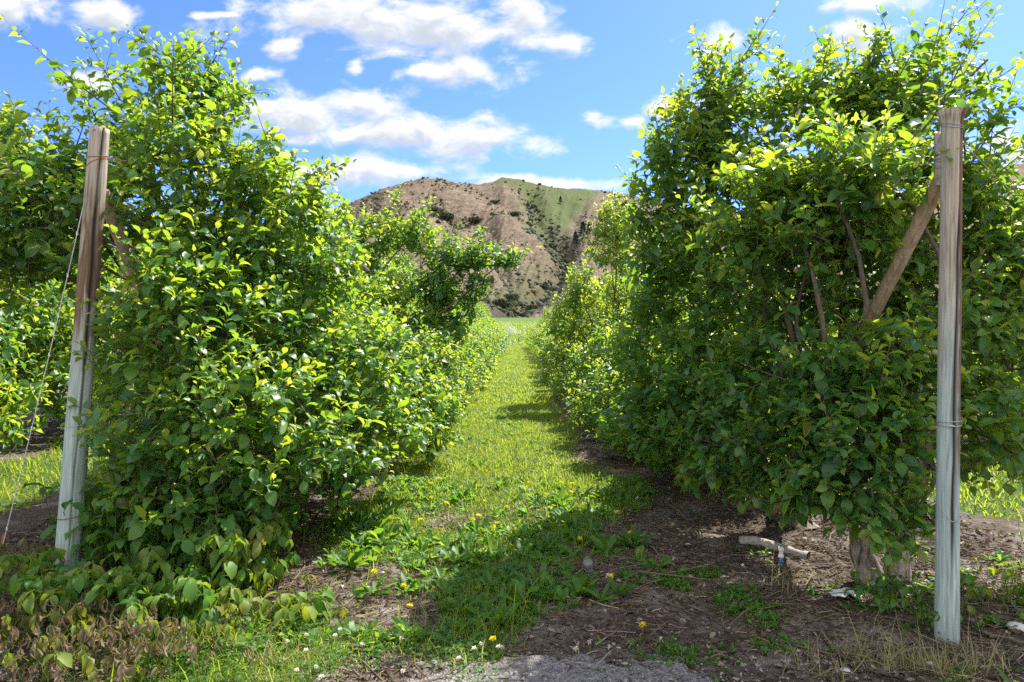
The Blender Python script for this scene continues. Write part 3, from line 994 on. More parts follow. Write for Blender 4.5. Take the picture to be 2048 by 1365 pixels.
# --- first tree behind the upright cracked post
apple_tree((2.17, 3.98, 0), [
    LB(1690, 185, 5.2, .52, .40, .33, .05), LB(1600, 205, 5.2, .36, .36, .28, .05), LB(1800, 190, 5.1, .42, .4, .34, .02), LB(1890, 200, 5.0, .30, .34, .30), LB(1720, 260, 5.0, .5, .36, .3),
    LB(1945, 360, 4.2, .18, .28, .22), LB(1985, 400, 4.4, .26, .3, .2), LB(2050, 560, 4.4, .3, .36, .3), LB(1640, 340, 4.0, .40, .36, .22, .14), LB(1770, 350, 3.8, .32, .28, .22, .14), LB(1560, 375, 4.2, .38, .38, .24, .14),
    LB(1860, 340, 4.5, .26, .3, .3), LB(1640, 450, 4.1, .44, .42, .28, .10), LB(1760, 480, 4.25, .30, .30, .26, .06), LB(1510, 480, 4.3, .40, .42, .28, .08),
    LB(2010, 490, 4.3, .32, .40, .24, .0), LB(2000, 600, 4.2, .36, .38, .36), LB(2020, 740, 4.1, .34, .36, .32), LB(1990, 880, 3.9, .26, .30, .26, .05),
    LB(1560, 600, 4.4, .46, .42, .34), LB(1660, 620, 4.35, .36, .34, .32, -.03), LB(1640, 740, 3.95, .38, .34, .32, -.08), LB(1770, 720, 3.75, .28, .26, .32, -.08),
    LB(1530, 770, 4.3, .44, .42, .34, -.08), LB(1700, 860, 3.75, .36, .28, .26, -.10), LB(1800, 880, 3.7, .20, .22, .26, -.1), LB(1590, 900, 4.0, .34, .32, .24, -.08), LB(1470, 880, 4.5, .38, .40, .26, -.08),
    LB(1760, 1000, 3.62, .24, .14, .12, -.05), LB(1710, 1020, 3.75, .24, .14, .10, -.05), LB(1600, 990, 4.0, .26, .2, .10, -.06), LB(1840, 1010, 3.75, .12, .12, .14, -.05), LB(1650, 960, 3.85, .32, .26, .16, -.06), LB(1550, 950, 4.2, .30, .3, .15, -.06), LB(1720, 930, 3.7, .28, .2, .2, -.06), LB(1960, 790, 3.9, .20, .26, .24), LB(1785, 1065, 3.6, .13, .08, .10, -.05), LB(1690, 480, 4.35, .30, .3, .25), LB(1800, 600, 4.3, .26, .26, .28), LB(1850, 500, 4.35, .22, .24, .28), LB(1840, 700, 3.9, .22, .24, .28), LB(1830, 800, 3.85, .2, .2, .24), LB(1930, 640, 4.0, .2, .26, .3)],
    12, 0, 'dense apple tree crowding the upright cracked post, its pale double trunk showing', TG, density=1.0, leafL=.103, whips=14,
    sprays=[(at(1840, 190, 4.4), at(1905, 5, 4.4), 13), (at(1880, 210, 4.4), at(1990, -15, 4.4), 16), (at(1920, 200, 4.3), at(2046, 135, 4.3), 13), (at(1560, 180, 4.7), at(1545, 85, 4.7), 8),
            (at(1640, 170, 4.6), at(1655, 75, 4.6), 7), (at(1940, 330, 4.1), at(2060, 160, 4.1), 13), (at(1800, 150, 4.5), at(1850, 60, 4.5), 10), (at(1760, 360, 3.6), at(1915, 320, 3.25), 8),
            (at(1640, 280, 4.1), at(1660, 195, 4.1), 8), (at(1940, 400, 3.9), at(2060, 260, 3.9), 10), (at(1740, 960, 3.6), at(1760, 1100, 3.5), 10), (at(1780, 940, 3.6), at(1795, 1140, 3.55), 14), (at(1700, 980, 3.65), at(1690, 1060, 3.6), 8), (at(1760, 1000, 3.55), at(1735, 1090, 3.5), 8), (at(1820, 960, 3.65), at(1840, 1090, 3.6), 9),
            (at(1620, 940, 3.9), at(1590, 1010, 3.8), 6), (at(1700, 900, 3.6), at(1640, 820, 3.5), 7), (at(1930, 900, 3.8), at(1990, 985, 3.8), 8)],
    trunk_r=.085, trunk_mat='pale_bark', stems=2, napples=16, limbs=[(at(1660, 520, 4.2), at(1520, 370, 4.3), .03, .014), (at(1880, 560, 4.1), at(2060, 555, 4.2), .03, .024), (at(1500, 380, 4.3), at(1680, 290, 4.2), .02, .012), (at(1780, 300, 4.6), at(1975, 120, 4.4), .018, .007)])
# --- second tree in that row, with a pointed top
apple_tree((2.10, 5.15, 0), [
    LB(1430, 185, 5.3, .24, .28, .30, .08), LB(1455, 260, 5.2, .36, .36, .30, .08), LB(1500, 320, 5.1, .34, .36, .3, .05), LB(1375, 290, 5.2, .32, .36, .30, .02), LB(1330, 360, 5.2, .24, .34, .24, 0), LB(1295, 440, 5.3, .17, .32, .24, .0),
    LB(1430, 380, 5.1, .42, .42, .33, .05), LB(1360, 480, 5.2, .42, .42, .34, 0), LB(1480, 540, 4.9, .40, .42, .34, .05), LB(1310, 560, 5.6, .26, .42, .30, .04), LB(1390, 620, 5.2, .44, .45, .36, .04),
    LB(1310, 700, 5.5, .38, .45, .34, .05), LB(1450, 730, 4.9, .44, .42, .36, -.03), LB(1360, 810, 5.1, .42, .42, .32, -.03), LB(1280, 820, 5.5, .32, .4, .26), LB(1420, 900, 4.8, .34, .36, .22, -.06), LB(1320, 880, 5.2, .32, .3, .16, -.04), LB(1480, 960, 4.7, .26, .3, .12, -.05)],
    13, 0, 'apple tree with a pointed top, second behind the upright post', TG, density=1.08, leafL=.101, whips=14,
    sprays=[(at(1420, 180, 5.7), at(1405, 75, 5.7), 8), (at(1450, 200, 5.6), at(1500, 120, 5.6), 9), (at(1330, 320, 5.9), at(1285, 250, 5.9), 8), (at(1380, 230, 5.8), at(1365, 175, 5.8), 6),
            (at(1480, 240, 5.5), at(1530, 170, 5.5), 8), (at(1290, 380, 6), at(1245, 365, 6), 6), (at(1360, 870, 5.0), at(1270, 920, 5.0), 9), (at(1300, 830, 5.5), at(1200, 790, 5.5), 8)],
    trunk_r=.10, napples=8, limbs=[(at(1360, 260, 5.7), at(1345, 300, 5.7), .02, .015)])


def generic_lobes(y0, x0, r, side, h=3.2, wide=1.0, tone=0.0):
    """A pruned hedge-row apple: wide skirt, narrowing upward. side = +1 if the alley lies on +x."""
    L = []
    for k, (z, off, rad) in enumerate([(.62, 1.18, .46), (.85, .45, .50), (.8, -.1, .5), (.85, -.75, .48), (1.25, .92, .46), (1.35, 0, .52), (1.35, -.65, .48), (1.85, .45, .44), (1.9, -.35, .46), (2.3, .15, .42), (2.45, -.3, .36), (2.85, .05, .32)]):
        zz = z * h / 3.2
        L.append((np.array([x0 + side * off * wide + r.normal(0, .12), y0 + r.normal(0, .18), zz + r.normal(0, .08)]),
                  (rad * r.uniform(.85, 1.15), rad * r.uniform(.95, 1.25), rad * r.uniform(.75, .95)), tone + r.normal(0, .04)))
    return L


def up_sprays(lobes, r, n, h):
    out = []
    hi = sorted(lobes, key=lambda l: -l[0][2])[:6]
    for k in range(n):
        l = hi[r.integers(len(hi))]
        a_ = l[0] + r.normal(0, .5, 3) * np.asarray(l[1]) * [1, 1, .3]
        out.append((a_, a_ + np.array([r.normal(0, .15), r.normal(0, .15), r.uniform(.35, .65)]), 9))
    return out


ORD = ['first', 'second', 'third', 'fourth', 'fifth', 'sixth', 'seventh', 'eighth']
r = np.random.default_rng(77)
# trees two to four behind the leaning post, one of a kind each
for i, (y, h) in enumerate([(6.05, 3.0), (7.25, 3.0), (8.4, 3.1)]):
    x = ROWL + SLOPE * y + .12
    lb = generic_lobes(y, x, r, 1, h, 1.12, .04)
    sp = up_sprays(lb, r, 5, h)
    lab = ['apple tree second behind the leaning post, shoots rising over the first', 'sunlit apple tree third behind the leaning post',
           'apple tree fourth behind the leaning post with a bare forked branch above its leaves'][i]
    lm = []
    if i == 2:
        q = 7.9
        lm = [(at(735, 545, q), at(690, 480, q), .035, .024), (at(692, 485, q), at(688, 425, q), .024, .017), (at(688, 432, q), at(640, 415, q), .014, .007), (at(692, 455, q), at(770, 440, q), .012, .006)]
        sp += [(at(770, 440, q), at(800, 375, q), 9), (at(640, 420, q), at(620, 360, q), 8), (at(760, 450, q), at(855, 425, q), 9), (at(700, 520, q), at(780, 420, q), 12)]
    apple_tree((x, y, 0), lb, 20 + i, 0 if i == 0 else 1, lab, TG, density=1.05, leafL=.097, sprays=sp, limbs=lm, napples=5 if i == 0 else 0)
# the tree whose dark arm arches out over the alley
q = 9.7
lb = generic_lobes(9.6, ROWL + .2, r, 1, 3.1, 1.1, .02) + [
    LB(760, 470, q, .36, .4, .30, .03), LB(830, 470, q, .34, .4, .26, .02), LB(900, 510, q, .40, .4, .26, -.16), LB(960, 515, q, .34, .36, .20, -.18), LB(870, 570, q, .40, .4, .28, -.16), LB(950, 570, q, .26, .3, .22, -.16), LB(900, 620, q, .40, .4, .3, -.10),
    LB(1010, 520, q, .20, .22, .11, -.14)]
apple_tree((ROWL + .2, 9.6, 0), lb, 30, 1, 'apple tree reaching a dark leafy arm out over the grass alley', TG, density=1.05, leafL=.103,
           sprays=[(at(980, 520, q), at(1070, 505, q), 12), (at(990, 520, q), at(1060, 545, q), 10), (at(780, 420, q), at(795, 375, q), 7), (at(840, 430, q), at(862, 400, q), 6), (at(930, 480, q), at(985, 460, q), 6)],
           limbs=[(at(900, 530, q), at(1030, 520, q), .022, .008)])
# trees three and on behind the upright post
for i, (y, h, wd) in enumerate([(6.4, 2.15, .70), (7.6, 2.25, .80)]):
    x = ROWR + SLOPE * y
    lb = generic_lobes(y, x, r, -1, h, wd, 0)
    apple_tree((x, y, 0), lb, 40 + i, 1, ['apple tree third behind the upright post, half hidden by the pointed one', 'low sunlit apple tree fourth behind the upright post'][i], TG,
               density=1.05, leafL=.103, sprays=up_sprays(lb, r, 2, h))

# variants shared by the trees further down the rows
protos = []
for k, (h, wd, lod, tone) in enumerate([(2.75, 1.0, 1, .06), (3.0, 1.0, 1, .03), (2.5, 1.05, 2, .08), (2.7, 1.0, 2, .04), (3.5, .8, 1, .28)]):
    rr = np.random.default_rng(90 + k)
    lb = generic_lobes(0, 0, rr, 1, h, wd, tone)
    protos.append(apple_tree((0, 0, 0), lb, 90 + k, lod, 'apple tree far down the orchard row', TG, density=.95 if lod == 1 else .75, leafL=.098 if lod == 1 else .105, sprays=up_sprays(lb, rr, 3, h)))
used = set()


def place_tree(k, x, y, rz, lab, s=1.0, zs=1.0):
    o = protos[k] if k not in used else copy_tree(protos[k])
    used.add(k)
    o.location = (x, y, float(ground_z(x, y)) - .02)
    o.rotation_euler = (0, 0, rz)
    o.scale = (s, s, s * zs)
    o['label'] = lab
    return o


r = np.random.default_rng(5)
yl = [10.8, 12.0, 13.2, 14.5] + list(np.arange(15.9, 46, 1.35))
for i, y in enumerate(yl):
    lab = f'sunlit apple tree {ORD[i + 5] if i < 3 else ""} behind the leaning post' if i < 3 else 'small distant apple tree in the row behind the leaning post'
    k = [0, 1, 0, 1][i % 4] if y < 20 else 2 + i % 2
    place_tree(k, ROWL + SLOPE * y + r.normal(0, .06) + .1 + np.clip((y - 14) / 10, 0, 1) * .32, y, r.normal(0, .12) , lab, r.uniform(.92, 1.06), r.uniform(.92, 1.08))
yr = [8.8, 10.0, 11.3, 13.0, 14.3] + list(np.arange(15.7, 46, 1.35))
for i, y in enumerate(yr):
    lab = ['sunlit apple tree fifth behind the upright post', 'sunlit apple tree sixth behind the upright post', 'sunlit apple tree seventh behind the upright post',
           'tall yellow-green apple tree standing over the low ones behind the upright post'][i] if i < 4 else 'small distant apple tree in the row behind the upright post'
    k = 4 if i == 3 else ([0, 1][i % 2] if y < 20 else 2 + i % 2)
    place_tree(k, ROWR + SLOPE * y + r.normal(0, .06) + (.12 if i != 3 else -.45) - np.clip((y - 16) / 10, 0, 1) * .12, y, pi + r.normal(0, .12), lab, r.uniform(.88, 1.0) if i != 3 else 1.0, r.uniform(.9, 1.05) if i != 3 else 1.16)
# the next rows to either side
for i, y in enumerate([6.6, 7.9, 9.2, 10.5, 11.9, 13.4, 15.0, 17.0]):
    lab = 'apple tree in the next row beyond the guy wire and sunny lawn' if i > 2 else ['apple tree with a dark trunk across the lawn behind the guy wire', 'second apple tree across the lawn behind the guy wire', 'third apple tree across the lawn behind the guy wire'][i]
    place_tree([0, 1, 4][i % 3] if i < 4 else 2 + i % 2, -6.85 + r.normal(0, .1), y, r.normal(0, .15), lab, 1.25, 1.08)
for i, y in enumerate([5.2, 6.5, 7.9, 9.3, 10.8, 12.4, 14.4]):
    lab = 'apple tree in the next row beyond the upright post' if i > 0 else 'nearest apple tree of the next row beyond the upright post'
    place_tree([1, 0][i % 2] if i < 3 else 2 + i % 2, 6.85 + r.normal(0, .1), y, pi + r.normal(0, .15), lab, 1.0, 1.0)


# ------------------------------------------------------------------ posts, braces and wires
def post(name, base, top, r0, r1, mat, label, crack_at, seed, flare=False):
    base, top = np.asarray(base, float), np.asarray(top, float)
    root = thing(name, label, 'post', base, 'trellis end posts')
    n, sd = 90, 168
    u = np.linspace(0, 1, n)
    H = np.linalg.norm(top - base)
    an = np.arange(sd) * 2 * pi / sd
    rr = r0 + (r1 - r0) * u
    z = u * (H + .25) - .25
    wob = 1 + (fbm(np.cos(an)[None] * 1.3 + 5 + seed, np.sin(an)[None] * 1.3 + z[:, None] * .9, 3, seed) - .5) * .14
    Rm = rr[:, None] * wob
    if flare:
        Rm[-3:] *= np.array([1.0, 1.12, 1.36])[:, None] * (1 + .07 * np.sin(an * 17))[None]
        z[-3:] = [z[-1] - .055, z[-1] - .03, z[-1]]
    ca = crack_at + (fbm(z * 2.1, z * 0 + seed, 3, seed + 3) - .5) * .45 + (z - 1.2) * (.10 if not flare else .28)
    da = np.abs((an[None] - ca[:, None] + pi) % (2 * pi) - pi)
    cw = np.clip((fbm(z * 1.7, z * 0 + seed + 7, 2, seed) - .2) * 2.2, 0.25, 1) * np.clip((z - .15) / .5, 0.1, 1)
    crk = np.exp(-(da / ((.26 if flare else .17) * cw[:, None] + .03)) ** 2) * np.clip(cw * 1.6, 0, 1)[:, None]
    Rm = Rm * (1 - .22 * crk)
    V = np.stack([Rm * np.cos(an), Rm * np.sin(an), np.broadcast_to(z[:, None], Rm.shape)], -1)
    # end grain: two inner rings close the top
    cap = []
    for s, dz in ((.6, -.004 if not flare else -.008), (.02, -.006)):
        c_ = V[-1].copy()
        c_[:, :2] *= s
        c_[:, 2] += dz + (fbm(c_[:, 0] * 60, c_[:, 1] * 60, 2, 3) - .5) * .012
        cap.append(c_)
    Vv = np.concatenate([V.reshape(-1, 3)] + cap)
    Q = grid_quads(n + 2, sd, True)
    tint = np.concatenate([np.clip(crk, 0, 1).ravel(), np.full(sd, .25), np.full(sd, .5)])
    o = mk('wooden_post', Vv, Q, mat, root, tint)
    d = Vector((top - base).tolist()).normalized()
    o.rotation_euler = Vector((0, 0, 1)).rotation_difference(d).to_euler()
    return root, (lambda zz: base + (top - base) * zz / H), o


def ring_pts(c, axis_rad, n=20, tilt=(0, 0), a0=0, a1=2 * pi):
    an = np.linspace(a0, a1, n)
    return np.stack([c[0] + axis_rad * np.cos(an), c[1] + axis_rad * np.sin(an), c[2] + tilt[0] * np.cos(an) + tilt[1] * np.sin(an)], -1)


def wire_mesh(name, pts, rad, mat, parent, off, sides=5):
    V, Q = tubes(np.asarray(pts)[None], np.full((1, len(pts)), rad), sides)
    return mk(name, V - off, Q, mat, parent)


bl, tl = G(132, 1160), at(200, 258, 4.05)
lean, on_l, lo_ = post('trellis_post', bl, tl, .068, .052, M['post_lean'], 'leaning weathered wooden post with a dark brown stain over a pale blue-grey foot', -pi / 2 + .75, 2)
brt, tr = G(1893, 1275), at(1904, 222, 3.3)
up, on_r, uo_ = post('trellis_post', brt, tr, .053, .044, M['post_up'], 'upright wooden post with a long dark crack and a frayed flared top', -pi / 2 + .12, 9, flare=True)
for (zz, tilt, rr_, mt, nm) in [(.915, (.002, .004), .0635, 'wire', 'wire_wrap'), (.38, (.006, .006), .069, 'rust', 'wire_wrap'), (2.50, (.004, .01), .056, 'rust', 'wire_wrap'), (2.46, (.03, .0), .056, 'rust', 'wire_wrap')]:
    c_ = on_l(zz)
    wire_mesh(nm, ring_pts(c_, rr_, 24, tilt), .0022, M[mt], lean, bl)
p = on_l(2.48)
wire_mesh('loose_wire', np.array([p + [.05, -.03, 0], p + [.10, -.03, .005], p + [.17, .0, -.004]]), .0025, M['rust'], lean, bl)
p = on_l(.915)
wire_mesh('staple', np.array([p + [.055, -.04, -.012], p + [.072, -.045, .0], p + [.064, -.045, .014], p + [.055, -.04, .01]]), .004, M['wire'], lean, bl)
for (zz, tilt, rr_, mt) in [(1.02, (.002, .002), .0525, 'wire'), (1.035, (.002, -.006), .0525, 'wire'), (2.46, (-.012, .004), .047, 'wire'), (2.455, (-.006, .012), .047, 'wire')]:
    wire_mesh('wire_wrap', ring_pts(on_r(zz), rr_, 24, tilt), .002, M[mt], up, brt)
c_ = on_r(.60)
an = np.linspace(0, 1, 16)
lp = np.stack([c_[0] - .085 + .16 * an, c_[1] - .066 + 0 * an, c_[2] + .06 - .10 * np.sin(an * pi) ** .8 + .02 * an], -1)
wire_mesh('loose_wire', lp, .0022, M['wire'], up, brt)
p = on_r(1.02)
wire_mesh('staple', np.array([p + [-.035, -.05, -.004], p + [-.028, -.06, .004], p + [-.015, -.063, 0]]), .005, M['wire'], up, brt)


def brace(a_, b_, r0, label, seed):
    a_, b_ = np.asarray(a_, float), np.asarray(b_, float)
    root = thing('brace_post', label, 'brace', b_, 'diagonal braces')
    n, sd = 24, 28
    u = np.linspace(0, 1, n)[:, None]
    pts = a_ + (b_ - a_) * u
    V, Q = tubes(pts[None], np.full((1, n), r0), sd)
    an = np.tile(np.arange(sd), n) * 2 * pi / sd
    crk = np.zeros(len(V))
    ax = norm(b_ - a_)
    off = V - np.repeat(pts, sd, 0)
    fr = norm(np.cross(np.cross(ax, np.array([0, -1., 0])), ax))
    c0 = norm(fr + .25 * np.cross(ax, fr))
    al = np.sum(norm(off) * c0, -1)
    crk = np.clip((al - .985) / .012, 0, 1)
    V = V - off * (crk * .25)[:, None]
    end = [pts[0] + (V[:sd] - pts[0]) * .05, ]
    V = np.concatenate([end[0], V])
    Q = grid_quads(n + 1, sd, True)
    mk('wooden_brace', V - b_, Q, M['brace'], root, np.concatenate([np.zeros(sd), crk]))
    return root


brace(at(1905, 315, 3.50), np.array([2.16, 5.9, -.1]) if False else at(1905, 315, 3.50) + (at(1735, 650, 4.15) - at(1905, 315, 3.50)) * 2.9, .039, 'diagonal wooden brace slanting back from the upright cracked post', 3)
a_ = at(205, 385, 4.22)
b_ = at(300, 625, 4.85)
brace(a_, a_ + (b_ - a_) * 3.1, .042, 'diagonal wooden brace slanting back from the leaning post', 4)
# short stub beside the top of the upright post
root = thing('wooden_stub', 'thin grey board end wedged behind the top of the upright post', 'board', at(1876, 372, 3.42))
V, Q = tubes(np.array([[[0, 0, 0], [0, 0, .06], [0, 0, .24], [.002, 0, .262], [.002, 0, .263]]]), np.array([[.019, .019, .018, .014, .001]]), 7)
mk('board', V, Q, M['log'], root, np.zeros(len(V)))

# guy wire from the leaning post to its ground anchor
root = thing('guy_wire', 'pale guy wire slanting from the leaning post to the ground', 'wire', G(2, 1105))
a_, b_ = on_l(2.3) + [-.05, 0, 0], G(2, 1105)
u = np.linspace(0, 1, 40)[:, None]
pts = a_ + (b_ - a_) * u + np.array([0, 0, -.04]) * np.sin(u * pi)
wire_mesh('strand', pts, .0032, M['white_wire'], root, b_)
V, Q = [], []
acc = Acc()
for k in range(9):
    p = pts[4 + k * 4]
    v, q_ = tubes(np.array([[p - UP * .012, p + UP * .012]]), np.array([[.006, .005]]), 6)
    mk('clip', v - b_, q_, M['white_wire'], root)

v, q_ = tubes(np.array([[b_ + [0, 0, -.05], b_ + [.01, .02, .12]]]), np.array([[.012, .012]]), 8)
mk('anchor_rod', v - b_, q_, M['rust'], root)
# trellis wires along the rows
for (p0, x0, zz, lab) in [(on_r(2.47), ROWR, 2.35, 'top trellis wire running back along the row from the upright post'), (on_r(1.02), ROWR, 1.05, 'lower trellis wire running back along the row from the upright post'),
                         (on_l(.915), ROWL, .95, 'lower trellis wire running back along the row from the leaning post'), (on_l(2.48), ROWL, 2.3, 'top trellis wire running back along the row from the leaning post')]:
    root = thing('trellis_wire', lab, 'wire', p0, 'trellis wires')
    e = np.array([x0 + SLOPE * 45, 45, zz])
    u = np.linspace(0, 1, 30)[:, None] ** 1.5
    wire_mesh('strand', p0 + (e - p0) * u + [.02, 0, 0], .0018, M['wire'], root, p0)
p0 = on_r(2.44)
root = thing('trellis_wire', 'loose thin wire sagging away from the top of the upright post', 'wire', p0, 'trellis wires')
u = np.linspace(0, 1, 20)[:, None]
e = at(2160, 480, 3.6)
wire_mesh('strand', p0 + (e - p0) * u + UP * -.05 * np.sin(u * pi), .0018, M['wire'], root, p0)

# ------------------------------------------------------------------ small things on the ground
def gz(x, y):
    return float(ground_z(np.array([x]), np.array([y]))[0])


def onG(px, py):
    p = G(px, py)
    p[2] = gz(p[0], p[1])
    return p


def lathe(prof, sd=24):
    an = np.arange(sd) * 2 * pi / sd
    prof = np.asarray(prof, float)
    V = np.stack([prof[:, :1] * np.cos(an), prof[:, :1] * np.sin(an), np.broadcast_to(prof[:, 1:], (len(prof), sd))], -1).reshape(-1, 3)
    return V, grid_quads(len(prof), sd, True)


# pale log
A, B_ = onG(1474, 1090), onG(1615, 1118)
root = thing('log', 'pale weathered log lying on the soil beside a riser with a blue cap', 'log', A)
u = np.linspace(0, 1, 22)[:, None]
pts = A + (B_ - A) * u + UP * (.027 + .012 * np.sin(u * 5)) + np.array([0, .02, 0]) * np.sin(u * 4)
rad = np.full(22, .029) * (1 + .1 * np.sin(np.arange(22) * 1.3))
rad[0] *= .2
rad[1] = .027
pts[0] = pts[1] + [.002, 0, 0]
V, Q = tubes(pts[None], rad[None], 16)
V += norm(V - np.repeat(pts, 16, 0)) * ((fbm(V[:, 0] * 25, V[:, 2] * 40 + V[:, 1] * 20, 3, 8) - .5) * .016)[:, None]
mk('bark', V - A, Q, M['log'], root)
# sprinkler riser beside it
p = onG(1562, 1128)
root = thing('irrigation_riser', 'short grey irrigation riser with white collar and blue cap beside the log', 'sprinkler riser', p)
V, Q = lathe([(.001, .12), (.007, .12), (.007, -.05)], 10)
mk('riser_pipe', V, Q, M['grey_plastic'], root)
V, Q = lathe([(.001, .105), (.016, .105), (.018, .085), (.013, .08), (.013, .06), (.018, .055), (.018, .04), (.009, .038)], 16)
mk('collar', V, Q, M['pvc'], root)
V, Q = lathe([(.001, .028), (.014, .028), (.016, .018), (.016, -.002), (.008, -.004)], 16)
mk('cap', V, Q, M['blue_cap'], root)
# white pvc stakes along the row
for (px, py, h, lab) in [(1284, 908, .33, 'thin white pipe stake standing under low branches at the alley edge'), (1118, 790, .4, 'thin white pipe stake far down the row, low under the leaves')]:
    p = onG(px, py)
    root = thing('pipe_stake', lab, 'pipe', p, 'white pipe stakes')
    V, Q = lathe([(.001, h), (.009, h), (.011, h - .01), (.011, h - .04), (.008, h - .042), (.008, -.05)], 10)
    mk('pipe', V, Q, M['pvc'], root)
# plastic bottle half standing in the weeds
p = onG(1178, 1145)
root = thing('plastic_bottle', 'crumpled clear plastic bottle standing in the shaded grass', 'bottle', p)
prof = [(.001, .004), (.028, 0), (.033, .008)]
for k in range(6):
    z = .018 + k * .015
    prof += [(.034, z), (.030, z + .006), (.034, z + .011)]
prof += [(.033, .115), (.024, .140), (.013, .152), (.0125, .166), (.001, .167)]
V, Q = lathe(prof, 28)
V = V * (1 + (fbm(V[:, :1] * 60, V[:, 2:] * 30, 2, 4) - .5) * .22 * [1, 1, 0])
o = mk('body', V * [.95, .95, .68], Q, M['clear'], root)
o.rotation_euler = (.12, -.18, .4)
# torn sheet by the trunk
p = onG(1690, 1195)
root = thing('torn_sheet', 'crumpled whitish torn sheet lying by the foot of the double trunk', 'litter', p)
X, Y = np.meshgrid(np.linspace(-.07, .08, 22), np.linspace(-.05, .05, 18))
Zs = .012 + (fbm(X * 30, Y * 30, 3, 6)) * .05 * np.exp(-((X + .01) / .07) ** 2)
Xw = X * (1 + .25 * (fbm(X * 20, Y * 20, 2, 7) - .5)) + .02 * np.sin(Y * 60)
V = np.stack([Xw, Y + .02 * np.sin(X * 55), Zs], -1).reshape(-1, 3)
Vb = V - [0, 0, .002]
mk('sheet', np.concatenate([V, Vb]), np.concatenate([grid_quads(18, 22), grid_quads(18, 22)[:, ::-1] + len(V)]), M['paper'], root)


def stone(px, py, s, lab, grp=None, seed=1):
    p = onG(px, py)
    V, Q = lathe([(.02, -.5), (.55, -.42), (.85, -.15), (.95, .1), (.75, .4), (.4, .6), (.02, .66)], 18)
    V = V * (.75 + .5 * fbm(V[:, :1] * 1.4 + 3 * seed, V[:, 1:2] * 1.4 + V[:, 2:] * 1.1, 3, seed))
    o = mk('stone', V * [s * 1.2, s, s * .8], Q, M['stone'], loc=p + UP * s * .2)
    tag(o, lab, 'stone', grp)


stone(2036, 1258, .045, 'pale fist-sized stone on the mulch beyond the upright post', 'stones', 1)
stone(1690, 1340, .022, 'small pale stone among dry grass, well before the upright post', 'stones', 2)
stone(1455, 1255, .014, 'tiny whitish pebble on the soil near a patch of low weeds', 'stones', 3)
stone(1860, 1330, .016, 'tiny greyish pebble in the dry grass before the upright post', 'stones', 4)

# fallen sticks
STK = [((1425, 1307), (1552, 1288), .005, 'long thin reddish stick lying across the soil near the gravel edge'), ((1965, 1270), (2046, 1292), .011, 'thick brown stick lying by the pale stone'),
       ((1395, 1118), (1470, 1140), .005, 'thin curved stick on the bare soil before the log'), ((600, 1195), (690, 1155), .004, 'thin pale stick on the sunlit soil beside the yellow-green leaves'),
       ((960, 1250), (1000, 1228), .005, 'short peeled stick on the worn ground between clover flowers'), ((1250, 1330), (1330, 1345), .005, 'stick lying flat on the gravel edge')]
for k, (a_, b_, rd, lab) in enumerate(STK):
    A, B_ = onG(*a_), onG(*b_)
    rr = np.random.default_rng(300 + k)
    V, Q = limb(A + UP * (rd + .012), B_ + UP * (rd + .012), rd, rd * .6, rr, .06, n=9, sides=8)
    o = mk('stick', V - A, Q, M['twig'], loc=A)
    tag(o, lab, 'stick', 'fallen sticks')

# sprinkler far down the alley with its spray
p = onG(1037, 690)
root = thing('sprinkler', 'dark sprinkler riser standing far down the grass alley', 'sprinkler', p)
V, Q = lathe([(.001, .75), (.03, .75), (.03, .7), (.014, .68), (.014, .45), (.03, .44), (.035, .3), (.018, .28), (.018, -.05)], 10)
mk('riser_pipe', V, Q, M['black_plastic'], root)
rr = np.random.default_rng(8)
n = 1900
head = p + UP * .72
az = np.where(rr.random(n) < .92, rr.normal(2.75, .30, n), rr.normal(.9, .1, n))
el = rr.uniform(.35, 1.05, n)
vel = rr.uniform(3.2, 5.2, n)
tt = rr.uniform(.02, .62, n)
dirs = np.stack([np.cos(az) * np.cos(el), np.sin(az) * np.cos(el), np.sin(el)], -1)
P = head + dirs * (vel * tt)[:, None] - UP * (4.9 * tt ** 2)[:, None]
vv = dirs * vel[:, None] - UP * (9.8 * tt)[:, None]
keep = P[:, 2] > .05
P, vv = P[keep], vv[keep]
V, Q = tubes(np.stack([P, P + vv * .016], 1), np.full((len(P), 2), .004), 3)
o = mk('water_spray', V, Q, M['water'])
tag(o, kind='stuff')


# ------------------------------------------------------------------ ground cover
def scatter(n, x0, x1, y0, y1, r, fn, thr=0.5, bias=1.0):
    y = y0 + (y1 - y0) * r.random(n) ** bias
    x = r.uniform(x0, x1, n)
    k = fn(x, y) > r.random(n) * thr + .001
    return x[k], y[k]


